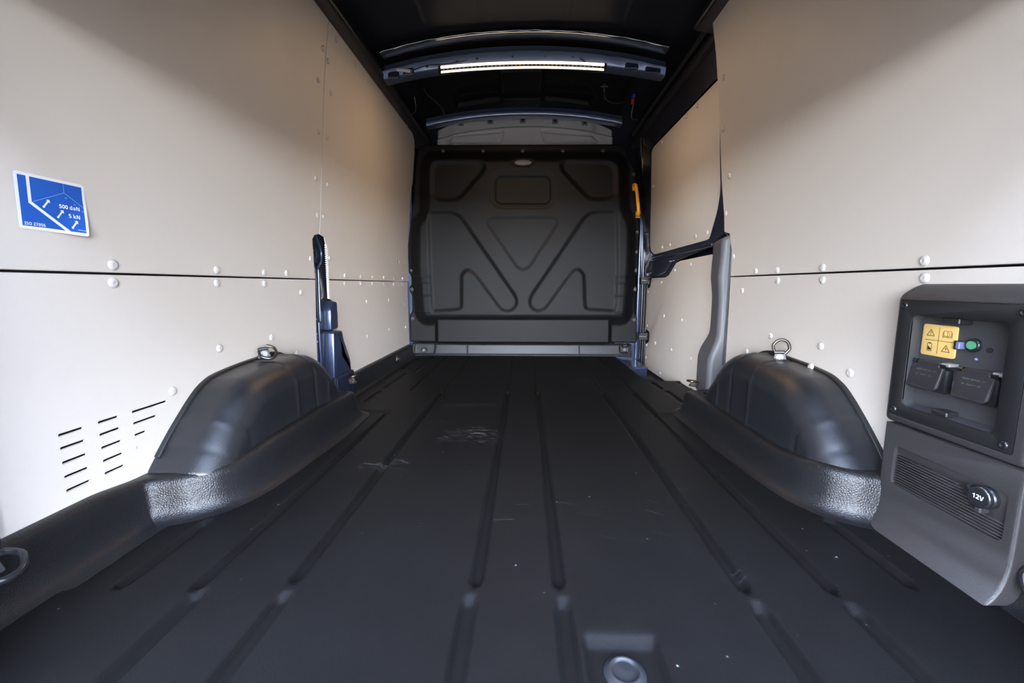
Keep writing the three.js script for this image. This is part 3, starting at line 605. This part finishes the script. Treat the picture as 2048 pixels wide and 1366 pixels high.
{
  const c = thing('cable', 'thin black cable clipped along the blue roof beam above the light bar', 'cable', [-0.1, 1.72, -2.39]);
  const y = (x) => 1.735 - 0.07 * (x / 0.73) ** 2;
  obj('lead', tube([[-0.62, y(-0.62) - 0.02, -2.395], [-0.52, y(-0.5) - 0.006, -2.395], [-0.42, y(-0.42) - 0.012, -2.395], [-0.32, y(-0.3) - 0.008, -2.396], [-0.26, y(-0.26) + 0.004, -2.397], [-0.1, y(-0.1), -2.399], [0, y(0) - 0.001, -2.399], [0.12, y(0.1), -2.399], [0.25, y(0.25) + 0.003, -2.398], [0.29, y(0.29) - 0.012, -2.394], [0.31, y(0.3) - 0.03, -2.39]], 0.0035, 120, 8), M.black, c);
  for (const x of [-0.52, -0.36, -0.255, -0.07, 0.1, 0.245]) obj('clip', new THREE.SphereGeometry(0.009, 12, 8).scale(1, 0.9, 0.5).translate(x, y(x) - (x < -0.3 ? 0.006 : 0), -2.395), M.black, c);
  const d = thing('cable', 'loose hanging cable with blue and red plugs at the right of the roof', 'cable', [0.6, 1.6, -2.85]);
  obj('lead', tube([[0.47, 1.735, -2.75], [0.472, 1.69, -2.75], [0.49, 1.66, -2.76], [0.54, 1.65, -2.78], [0.6, 1.662, -2.8], [0.66, 1.68, -2.82], [0.668, 1.67, -2.83], [0.665, 1.61, -2.86], [0.675, 1.59, -2.87], [0.71, 1.588, -2.88]], 0.003, 100, 8), M.darkSteel, d);
  obj('plug', box(0.655, 0.672, 1.69, 1.712, -2.82, -2.8, 0.004), M.cobalt, d, 'blue plug'); obj('plug', box(0.648, 0.666, 1.655, 1.685, -2.82, -2.8, 0.004), M.red, d, 'red plug');
  obj('socket', [box(0.462, 0.482, 1.725, 1.745, -2.755, -2.74, 0.003), box(0.468, 0.476, 1.7, 1.72, -2.752, -2.744, 0.002), box(0.45, 0.495, 1.728, 1.735, -2.75, -2.744, 0.002)], M.zinc, d);
  const e = thing('cable', 'loose cable hanging from the roof at the left of the lining', 'cable', [-0.66, 1.62, -2.85]);
  obj('lead', tube([[-0.61, 1.72, -2.7], [-0.6, 1.7, -2.75], [-0.56, 1.68, -2.8], [-0.53, 1.66, -2.85], [-0.52, 1.63, -2.88]], 0.003, 60, 8), M.darkSteel, e);
  obj('lead', tube([[-0.68, 1.69, -2.75], [-0.678, 1.65, -2.77], [-0.69, 1.622, -2.8], [-0.72, 1.615, -2.82]], 0.003, 50, 8), M.darkSteel, e);
  const p = thing('connector', 'small pale plug connector at the left end of the blue roof beam', 'connector', [-0.64, 1.66, -2.37]);
  obj('body', tube([[-0.675, 1.668, -2.375], [-0.64, 1.665, -2.375], [-0.6, 1.659, -2.375]], 0.0085, 12, 12), M.pale, p); obj('tip', box(-0.604, -0.594, 1.65, 1.668, -2.383, -2.367, 0.003), M.zinc, p);
}

// ------------------------------------------------------------------ sliding door on the right
const door = struct('door_1');
{
  const XD = 0.9, lean = (y) => 0.07 * Math.max(0, y - 0.77), leaning = (g) => remap(g, (x, y, z) => [x - lean(y), y, z]);
  obj('door_shell', box(0.958, 1.02, -0.13, 1.9, -3.62, -1.99, 0.01), M.navy, door);
  const upOut = roundPoly([[-3.053, 1.448], [-3.004, 1.461], [-2.048, 1.453], [-2.021, 1.423], [-2.027, 1.16], [-2.023, 0.969], [-2.051, 0.895], [-2.137, 0.777], [-2.187, 0.771], [-3.048, 0.761], [-3.13, 0.792], [-3.145, 0.848], [-3.087, 1.16]], 0.03);
  const up = obj('door_panel', leaning(sideSlab(upOut, [], 1, XD, 0.006, 0.0012)), M.panel, door);
  for (const [z, y] of [[-2.277, 1.436], [-2.414, 1.436], [-2.681, 1.436], [-2.83, 1.436], [-3.026, 1.213], [-2.866, 0.796], [-2.722, 0.798], [-2.318, 0.803], [-2.175, 0.809]]) rivets(up, 1, [[z, y]], XD - lean(y));
  const lowOut = [[-3.087, 0.598], [-2.797, 0.598], [-2.729, 0.61], [-2.671, 0.642], [-2.603, 0.681], [-2.535, 0.689], [-1.935, 0.7], [-1.935, -0.06], [-3.165, -0.06], [-3.174, 0.115], [-3.097, 0.136], [-3.082, 0.153], [-3.082, 0.202], [-3.097, 0.216], [-3.184, 0.226], [-3.194, 0.521], [-3.111, 0.535]];
  const lo = obj('door_panel', sideSlab(lowOut, [], 1, XD, 0.006, 0.0012), M.panel, door);
  rivets(lo, 1, [[-2.37, 0.66], [-2.615, 0.639], [-2.855, 0.569], [-3.157, 0.502, 0.8], [-2.777, 0.353], [-2.459, 0.352], [-3.145, 0.255, 0.8], [-2.929, 0.154], [-2.606, 0.155], [-2.297, 0.153], [-2.798, -0.031], [-3.135, 0.109, 0.8], [-3.135, 0.018, 0.8]], XD);
  const outer = [[-3.34, 0.56], [-3.34, 1.6], [-1.935, 1.6], [-1.935, 0.79], [-2.13, 0.735], [-2.53, 0.696], [-2.61, 0.686], [-2.73, 0.616], [-2.8, 0.604], [-3.09, 0.604]];
  obj('door_frame', leaning(sideSlab(outer, [roundPoly([[-3.064, 1.457], [-3.006, 1.471], [-2.042, 1.463], [-2.01, 1.431], [-2.013, 1.16], [-2.01, 0.969], [-2.043, 0.886], [-2.134, 0.765], [-2.187, 0.759], [-3.048, 0.75], [-3.142, 0.782], [-3.16, 0.848], [-3.101, 1.16]], 0.03)], 1, 0.893, 0.03, 0.006)), M.navy, door);
  obj('waist_rail', sideSlab(roundPoly([[-3.1, 0.715], [-2.08, 0.731], [-2.08, 0.75], [-3.1, 0.741]], 0.008), [], 1, 0.878, 0.02, 0.007), M.navy, door);
  obj('pull_tray', sideSlab(roundPoly([[-3.13, 0.612], [-2.85, 0.612], [-2.745, 0.627], [-2.65, 0.685], [-2.65, 0.7], [-2.765, 0.656], [-2.88, 0.637], [-3.13, 0.637]], 0.008), [], 1, 0.873, 0.025, 0.008), M.navy, door);
  // seals and the rear facing edge of the opening
  for (const [dx, r] of [[0, 0.009], [0.017, 0.007], [0.034, 0.008]]) obj('door_seal', tube([[0.885 + dx, -0.085, -3.26], [0.887 + dx, 0.5, -3.26], [0.884 + dx, 0.95, -3.26], [0.868 + dx, 1.25, -3.26], [0.85 + dx, 1.42, -3.26], [0.836 + dx, 1.55, -3.26], [0.826 + dx, 1.66, -3.24]], r, 90, 10), dx ? M.rubber : M.gloss, door);
  obj('door_edge', tube([[0.905, 0.66, -3.19], [0.902, 0.9, -3.195], [0.885, 1.2, -3.17], [0.868, 1.42, -3.14], [0.86, 1.5, -3.1]], 0.012, 60, 10), M.navy, door);
  for (const [y, x] of [[0.583, 0.862], [0.164, 0.862]]) {
    const h = obj('hinge_arm', [box(x + 0.0, x + 0.05, y - 0.026, y + 0.026, -3.262, -3.225, 0.005), box(x + 0.048, x + 0.078, y - 0.034, y + 0.034, -3.27, -3.215, 0.01)], M.black, door, 'black ribbed hinge block');
    for (const k of [-1, 1]) obj('rib', box(x + 0.002, x + 0.05, y + k * 0.0165 - 0.0085, y + k * 0.0165 + 0.0085, -3.226, -3.216, 0.002), M.rubber, h);
    obj('rib', box(x + 0.002, x + 0.056, y - 0.004, y + 0.004, -3.226, -3.213, 0.002), M.grey, h);
  }
  const st = obj('door_stop', [box(0.87, 0.935, 0.93, 1.07, -3.255, -3.225, 0.01, 3)], M.black, door, 'black guide block beside the handle');
  obj('plate', box(0.885, 0.905, 0.955, 1.035, -3.228, -3.219, 0.003), M.unit, st); obj('plate', box(0.912, 0.93, 0.94, 1.06, -3.228, -3.217, 0.003), M.unit, st);
  // track above the door
  obj('door_track', sideSlab(roundPoly([[-3.5, 1.6], [-2.0, 1.6], [-2.0, 1.66], [-3.5, 1.66]], 0.01), [], 1, 0.81, 0.12, 0.012), M.rail, door);
  obj('door_track', tube([[0.8, 1.648, -3.35], [0.79, 1.65, -2.9], [0.785, 1.65, -2.02]], 0.012, 40, 10), M.rail, door);
  obj('door_track', tube([[0.87, 1.59, -3.3], [0.872, 1.588, -2.8], [0.872, 1.586, -2.02]], 0.008, 40, 10), M.navy, door);
  obj('catch', [new THREE.CylinderGeometry(0.016, 0.016, 0.03, 18).rotateZ(Math.PI / 2).translate(0.895, 1.57, -2.06), rod([0.89, 1.575, -2.06], [0.9, 1.545, -2.14], 0.008)], M.steel, door);
}
// grey trim over the post behind the sliding door
{
  const t = thing('pillar_cover', 'tall grey plastic pillar cover with a waisted edge beside the sliding door', 'pillar cover', [0.86, 0.06, -1.95]);
  const R = (y) => lerp(0.812, 0.846, ss(0.2, 0.34, y)) - 0.004 * ss(0.5, 0.6, y) + 0.0 - 0.006 * Math.max(0, 1 - Math.abs(y - 0.58) / 0.1), Z = (y) => -lerp(2.06, 2.02, ss(0.24, 0.36, y)) - 0.012 * ss(0.5, 0.68, y);
  const rings = [];
  for (let j = 0; j <= 60; j++) {
    const y = 0.05 + 0.725 * j / 60, cap = ss(0.73, 0.775, y), rx = R(y) + 0.05 * cap * cap, far = Z(y) + 0.1 * cap * cap, near = -1.872;
    const ring = [[0.95, y, near + 0.004], [0.9, y, near + 0.004], [0.878, y, near + 0.003]];
    for (let k = 0; k <= 8; k++) { const a = k / 8 * Math.PI / 2, r = 0.024; ring.push([rx + r - r * Math.sin(a), y, near - r + r * Math.cos(a)]); }
    for (let k = 0; k <= 8; k++) { const a = k / 8 * Math.PI / 2, r = 0.02; ring.push([rx + 0.02 + r - r * Math.cos(a), y, far + r - r * Math.sin(a)]); }
    ring.push([0.95, y, far]);
    rings.push(ring);
  }
  obj('shell', skin(rings, { closed: true, caps: true, flip: true }), M.cover, t);
  obj('gasket', tube([[0.872, 0.2, -1.868], [0.874, 0.45, -1.867], [0.874, 0.68, -1.868], [0.872, 0.745, -1.885], [0.87, 0.775, -1.92]], 0.0035, 60, 8), M.black, t);
}

// ------------------------------------------------------------------ power unit on the right
{
  const t = thing('power_unit', 'grey plastic power unit with two covered sockets and a green button', 'power unit', [0.87, 0, -0.835]);
  const X = 0.825, ev = new Evaluator(); ev.useGroups = false; ev.attributes = ['position', 'normal', 'uv'];
  const cut = (geo, ...tools) => { let a = new Brush(geo); a.updateMatrixWorld(); for (const g of tools) { const b = new Brush(g); b.updateMatrixWorld(); a = ev.evaluate(a, b, SUBTRACTION); } return toCreasedNormals(a.geometry, 0.6); };
  const along = (prof, z0, z1, bevel) => remap(extr(shapeOf(prof), z1 - z0, bevel, 4), (a, b, c) => [a, b, z0 + c]);
  const upProf = roundPoly([[X, 0.2455], [X, 0.528], [0.862, 0.552], [1.0, 0.556], [1.0, 0.2455]], 0.014);
  upProf.push();
  const roundedCut = (x0, x1, y0, y1, z0, z1, r) => sideSlab(roundPoly(rect(z0, z1, y0, y1), r, 8), [], 1, x0, x1 - x0, 0);
  const upper = cut(along(upProf, -0.972, -0.69, 0.012), roundedCut(0.80, 0.892, 0.28, 0.492, -0.942, -0.738, 0.014), roundedCut(0.80, 0.8285, 0.263, 0.519, -0.961, -0.712, 0.006));
  obj('upper_housing', upper, M.unit, t);
  const lowProf = [[X, 0.243], [1.0, 0.243], [1.0, 0.0], [0.795, 0.0], [0.798, 0.006], [0.806, 0.016], [0.814, 0.03], [0.82, 0.048], [0.824, 0.075], [X, 0.1]];
  const lower = cut(along(lowProf, -0.965, -0.69, 0.006), roundedCut(0.80, 0.838, 0.108, 0.197, -0.934, -0.708, 0.012));
  obj('lower_housing', lower, M.unit, t);
  // black bezel with the socket bay
  const bez = obj('bezel', sideSlab(roundPoly(rect(-0.9595, -0.7135, 0.2645, 0.5175), 0.005), [roundPoly(rect(-0.93, -0.745, 0.289, 0.487), 0.014)], 1, 0.824, 0.005, 0.0012), M.black, t);
  const wallR = roundPoly(rect(-0.93, -0.745, 0.289, 0.487), 0.014, 8), inR = roundPoly(rect(-0.937, -0.752, 0.2935, 0.4825), 0.012, 8);
  const ringAt = (pts, x) => pts.map(([z, y]) => [x, y, z]);
  obj('bay', [skin([ringAt(wallR, 0.8255), ringAt(wallR, 0.834), ringAt(inR, 0.855)], { closed: true, flip: true }), sideSlab(rect(-0.938, -0.743, 0.287, 0.489), [], 1, 0.855, 0.006, 0)], std([0.03, 0.03, 0.033], 0.5), bez);
  obj('latch_notch', box(0.829, 0.856, 0.474, 0.487, -0.868, -0.835, 0.003), M.black, bez); obj('latch_notch', box(0.829, 0.856, 0.289, 0.301, -0.868, -0.835, 0.004), M.black, bez);
  const screw = new THREE.Mesh(mergeGeometries([plain(new THREE.LatheGeometry([[0.0075, 0], [0.0075, 0.0015], [0.006, 0.0035], [0.0034, 0.0042], [0.003, 0.002], [0.0003, 0.002]].map((p) => new THREE.Vector2(...p)), 20).rotateZ(Math.PI / 2)), plain(new THREE.TorusGeometry(0.0068, 0.001, 6, 20).rotateY(Math.PI / 2))]), M.gloss);
  for (const [z, y] of [[-0.95, 0.506], [-0.7265, 0.505], [-0.947, 0.276], [-0.7265, 0.277]]) copy(screw, 'screw', bez, [0.8245, y, z]);
  // warning label
  const map = painted(512, 512, (g) => {
    g.fillStyle = '#efc878'; g.fillRect(0, 0, 512, 512); g.strokeStyle = g.fillStyle = '#3a2a12'; g.lineWidth = 8; g.lineJoin = 'round';
    g.beginPath(); g.moveTo(256, 40); g.lineTo(256, 470); g.moveTo(50, 256); g.lineTo(462, 256); g.stroke();
    const tri = (x, y, s) => { g.lineWidth = 10; g.beginPath(); g.moveTo(x, y - s); g.lineTo(x + s, y + s * 0.8); g.lineTo(x - s, y + s * 0.8); g.closePath(); g.stroke(); };
    tri(130, 140, 58); g.fillRect(125, 112, 10, 46); g.beginPath(); g.arc(130, 172, 6, 0, 7); g.fill();
    tri(380, 372, 58); g.beginPath(); g.moveTo(386, 338); g.lineTo(366, 376); g.lineTo(382, 376); g.lineTo(374, 408); g.lineTo(398, 366); g.lineTo(382, 366); g.closePath(); g.fill();
    g.lineWidth = 8; for (const s of [-1, 1]) { g.beginPath(); g.moveTo(382, 96); g.quadraticCurveTo(382 + s * 30, 76, 382 + s * 56, 92); g.lineTo(382 + s * 56, 172); g.quadraticCurveTo(382 + s * 30, 160, 382, 178); g.closePath(); g.stroke(); g.beginPath(); g.moveTo(382 + s * 68, 108); g.lineTo(382 + s * 68, 192); g.quadraticCurveTo(382 + s * 30, 176, 382, 192); g.stroke(); }
    g.fillRect(406, 122, 8, 34); g.beginPath(); g.arc(410, 110, 5, 0, 7); g.fill();
    g.lineWidth = 8; g.strokeRect(98, 314, 66, 120); g.fillRect(112, 298, 38, 14); g.beginPath(); g.moveTo(106, 350); g.lineTo(156, 398); g.lineTo(156, 420); g.lineTo(106, 420); g.closePath(); g.fill();
  });
  const lab = sideSlab(roundPoly(rect(-0.931, -0.859, 0.4035, 0.4685), 0.006), [], 1, 0.852, 0.004, 0.0004);
  const lp = lab.attributes.position, lu = lab.attributes.uv;
  for (let i = 0; i < lp.count; i++) lu.setXY(i, (lp.getZ(i) + 0.931) / 0.072, (lp.getY(i) - 0.4035) / 0.065);
  obj('warning_label', lab, std([0.56, 0.56, 0.56], 0.45, { map }), bez, 'yellow label with four warning symbols');
  // push button, lamp and catches
  const pb = obj('push_button', new THREE.LatheGeometry([[0.0135, 0], [0.0135, 0.004], [0.012, 0.0065], [0.0095, 0.0065], [0.0088, 0.003], [0.0003, 0.003]].map((p) => new THREE.Vector2(...p)), 28).rotateZ(Math.PI / 2).translate(0.855, 0.4365, -0.826), M.gloss, bez);
  obj('button_cap', new THREE.CylinderGeometry(0.0078, 0.0082, 0.006, 24).rotateZ(Math.PI / 2).translate(0.8495, 0.4365, -0.826), M.green, pb, 'green button cap');
  obj('indicator', new THREE.SphereGeometry(0.003, 12, 8).translate(0.854, 0.4105, -0.819), M.violet, bez);
  obj('indicator', new THREE.CylinderGeometry(0.005, 0.005, 0.003, 14).rotateZ(Math.PI / 2).translate(0.854, 0.431, -0.798), M.gloss, bez);
  obj('catch', box(0.842, 0.857, 0.426, 0.44, -0.85, -0.842, 0.002), M.violet, bez); obj('catch', box(0.846, 0.857, 0.424, 0.442, -0.858, -0.85, 0.002), M.gloss, bez);
  obj('catch', box(0.842, 0.857, 0.348, 0.362, -0.846, -0.838, 0.002), M.violet, bez);
  // two socket flaps
  const textMap = painted(256, 256, (g) => {
    g.fillStyle = '#1d1d1f'; g.fillRect(0, 0, 256, 256); g.strokeStyle = 'rgba(150,150,155,0.55)'; g.lineWidth = 3;
    let s = 5; const r = () => { s = (s * 16807) % 2147483647; return s / 2147483647; };
    for (const [y, x0, x1] of [[86, 40, 212], [132, 58, 196]]) for (let x = x0; x < x1; x += 11) { if (r() < 0.16) continue; g.beginPath(); g.moveTo(x + r() * 3, y - 8 + r() * 5); g.lineTo(x + 5 * r(), y + 8 - r() * 4); if (r() < 0.5) g.lineTo(x + 8, y + 6 * (r() - 0.5)); g.stroke(); }
  });
  const flapMat = std([1, 1, 1], 0.4, { map: textMap });
  for (const zc of [-0.895, -0.8]) {
    const w = 0.066, y1 = 0.394, y0 = 0.338;
    const s = obj('socket', sideSlab(roundPoly(rect(zc - w / 2 + 0.002, zc + w / 2 + 0.004, y0 - 0.006, y1 - 0.012), 0.006), [], 1, 0.841, 0.016, 0.002), M.black, bez);
    const f = sideSlab(roundPoly([[zc - w / 2, y0 + 0.004], [zc - w / 2 + 0.006, y0 - 0.002], [zc + w / 2 - 0.006, y0 - 0.002], [zc + w / 2, y0 + 0.004], [zc + w / 2, y1 - 0.01], [zc + w / 2 - 0.009, y1 - 0.01], [zc + w / 2 - 0.009, y1], [zc - w / 2 + 0.009, y1], [zc - w / 2 + 0.009, y1 - 0.008], [zc - w / 2, y1 - 0.008]], 0.0025, 3), [], 1, 0, 0.006, 0.0014);
    const p = f.attributes.position, u = f.attributes.uv;
    for (let i = 0; i < p.count; i++) { const yy = p.getY(i), q = (y1 - yy) / (y1 - y0); u.setXY(i, (p.getZ(i) - zc + w / 2) / w, 1 - q); p.setX(i, p.getX(i) + 0.838 - 0.009 * q - 0.003 * ss(0.75, 1, q)); }
    f.computeVertexNormals();
    obj('flap', f, flapMat, s);
    for (const [a, b] of [[-w / 2 - 0.002, -w / 2 + 0.008], [w / 2 - 0.008, w / 2 + 0.006]]) obj('hinge_pin', rod([0.841, y1 - 0.004, zc + a], [0.841, y1 - 0.004, zc + b], 0.0045, 14), M.gloss, s);
    obj('spring_clip', box(0.837, 0.856, y1 - 0.006, y1 + 0.001, zc + w / 2 - 0.006, zc + w / 2 + 0.012, 0.002), M.grey, s);
  }
  // grille and 12 volt outlet below
  const lowBay = obj('grille_bay', sideSlab(rect(-0.936, -0.706, 0.106, 0.199), [], 1, 0.836, 0.004, 0), M.unit, t);
  for (let i = 0; i < 12; i++) {
    const y = 0.1735 - i * 0.0057, far = -0.93, nearZ = y > 0.158 ? -0.795 + (0.1735 - y) * 0.9 : y > 0.141 ? -0.772 : -0.711;
    obj('slat', sideSlab(roundPoly(rect(far, nearZ, y - 0.0017, y + 0.0013), 0.0008, 2), [], 1, 0.8285, 0.009, 0.0008), M.unit, lowBay);
  }
  const plate = sideSlab(roundPoly([[-0.772, 0.14], [-0.778, 0.166], [-0.795, 0.18], [-0.93, 0.18], [-0.93, 0.195], [-0.711, 0.195], [-0.711, 0.138]], 0.004), [], 1, 0.831, 0.006, 0.001);
  obj('outlet_plate', plate, M.unit, lowBay);
  const cz = -0.742, cy = 0.1735;
  const capMap = painted(256, 256, (g) => { g.fillStyle = '#1b1b1e'; g.fillRect(0, 0, 256, 256); g.fillStyle = '#cfe2f2'; g.font = 'bold 74px sans-serif'; g.textAlign = 'center'; g.fillText('12V', 128, 150); });
  const cap = new THREE.LatheGeometry([[0.0003, 0.0205], [0.0165, 0.0205], [0.0188, 0.0195], [0.0195, 0.017], [0.0195, 0.0135], [0.0182, 0.0125], [0.0182, 0.0105], [0.0205, 0.0095], [0.0205, 0.006], [0.0192, 0.005], [0.0192, 0]].map((p) => new THREE.Vector2(...p)), 40).rotateZ(Math.PI / 2);
  const cp = cap.attributes.position, cu = cap.attributes.uv;
  for (let i = 0; i < cp.count; i++) cu.setXY(i, cp.getX(i) < -0.0195 ? 0.5 + cp.getZ(i) / 0.04 : 0.02, cp.getX(i) < -0.0195 ? 0.5 + cp.getY(i) / 0.04 : 0.02);
  const oc = obj('outlet_cap', cap.translate(0.8315, cy, cz), std([1, 1, 1], 0.32, { map: capMap }), t, 'round black outlet cap marked 12V');
  obj('pull_tab', box(0.812, 0.83, cy - 0.029, cy - 0.018, cz - 0.005, cz + 0.006, 0.003), M.rubber, oc); obj('tether', tube([[0.816, cy + 0.004, cz - 0.019], [0.822, cy + 0.008, cz - 0.027], [0.83, cy + 0.01, cz - 0.03]], 0.003, 12, 8), M.rubber, oc);
}

// ------------------------------------------------------------------ lashing rings
function lashing(label, pos, { ringTilt = [0, 0, 0], size = 0.026, face = [0, 0, 0], ring = M.darkSteel, wire = 0.0045 }) {
  const t = thing('lashing_ring', label, 'lashing ring', pos, 'lashing rings');
  const inner = (g) => { g.rotateX(face[0]).rotateY(face[1]).rotateZ(face[2]).translate(...pos); return g; };
  obj('bracket', inner(mergeGeometries([plain(extr(shapeOf(roundPoly([[-0.02, -0.016], [0.02, -0.016], [0.013, 0.018], [-0.013, 0.018]], 0.005)), 0.006, 0.0015)), plain(new RoundedBoxGeometry(0.03, 0.011, 0.012, 2, 0.004).translate(0, 0.014, 0.006))])), M.bracket, t);
  obj('bolt', inner(mergeGeometries([plain(new THREE.CylinderGeometry(0.0105, 0.0105, 0.003, 20).rotateX(Math.PI / 2).translate(0, -0.003, 0.007)), plain(new THREE.CylinderGeometry(0.0068, 0.0068, 0.011, 6).rotateX(Math.PI / 2).translate(0, -0.003, 0.012))])), M.zinc, t);
  const r = size, d = [[-r * 0.62, 0.012, 0], [-r * 0.95, -0.002, 0], [-r * 0.98, -r * 0.5, 0], [-r * 0.62, -r * 1.15, 0], [0, -r * 1.4, 0], [r * 0.62, -r * 1.15, 0], [r * 0.98, -r * 0.5, 0], [r * 0.95, -0.002, 0], [r * 0.62, 0.012, 0]];
  const g = tube(d, wire, 70, 12); g.translate(0, -0.01, 0).rotateX(ringTilt[0]).rotateY(ringTilt[1]).rotateZ(ringTilt[2]).translate(0, 0.014, 0.008);
  obj('ring', inner(mergeGeometries([plain(g), plain(rod([-r * 0.62, 0.014, 0.008], [r * 0.62, 0.014, 0.008], wire))])), ring, t);
  return t;
}
lashing('steel lashing ring lying over on top of the left wheel arch cover', [-0.868, 0.325, -1.37], { face: [-0.15, 0.75, 0.12], ringTilt: [-0.45, 0.25, 0.5], size: 0.025 });
lashing('steel lashing ring standing up on the right wheel arch cover', [0.842, 0.317, -1.41], { face: [-0.1, -0.6, 0.1], ringTilt: [2.9, 0, -0.25], size: 0.023 });
lashing('lashing ring in the pocket at the left end of the kick strip', [-0.79, 0.048, -3.27], { size: 0.018, ringTilt: [0.4, 0, 0.2] });
lashing('lashing ring in the pocket at the right end of the kick strip', [0.772, 0.058, -3.28], { size: 0.022, ringTilt: [-2.6, 0, 0] });
lashing('lashing ring on the left upstand near the bulkhead corner', [-0.872, 0.055, -2.83], { face: [0, Math.PI / 2, 0], size: 0.018, ringTilt: [-0.4, 0, 0] });
lashing('lashing ring lying flat at the front foot of the left wheel arch', [-0.81, 0.1, -1.93], { face: [-1.0, 0.9, 0], size: 0.024, ringTilt: [-1.0, 0, 0] });
lashing('lashing ring at the front foot of the right wheel arch below the grey pillar cover', [0.79, 0.09, -1.965], { face: [-0.9, -0.9, 0], size: 0.024, ringTilt: [-0.8, 0, 0] });
lashing('glossy black lashing ring at the near end of the left upstand', [-0.862, 0.1, -0.6], { face: [-0.3, 1.3, 0], size: 0.034, ringTilt: [-0.9, 0, 0], ring: M.gloss, wire: 0.006 });
lashing('glossy black lashing ring beside the near edge of the power unit', [0.868, 0.07, -0.655], { face: [-0.2, -1.2, 0], size: 0.034, ringTilt: [-0.5, 0, 0], ring: M.gloss, wire: 0.006 });

scene.traverse((o) => { if (o.isMesh) { o.castShadow = true; o.receiveShadow = true; } });
renderer.render(scene, camera);
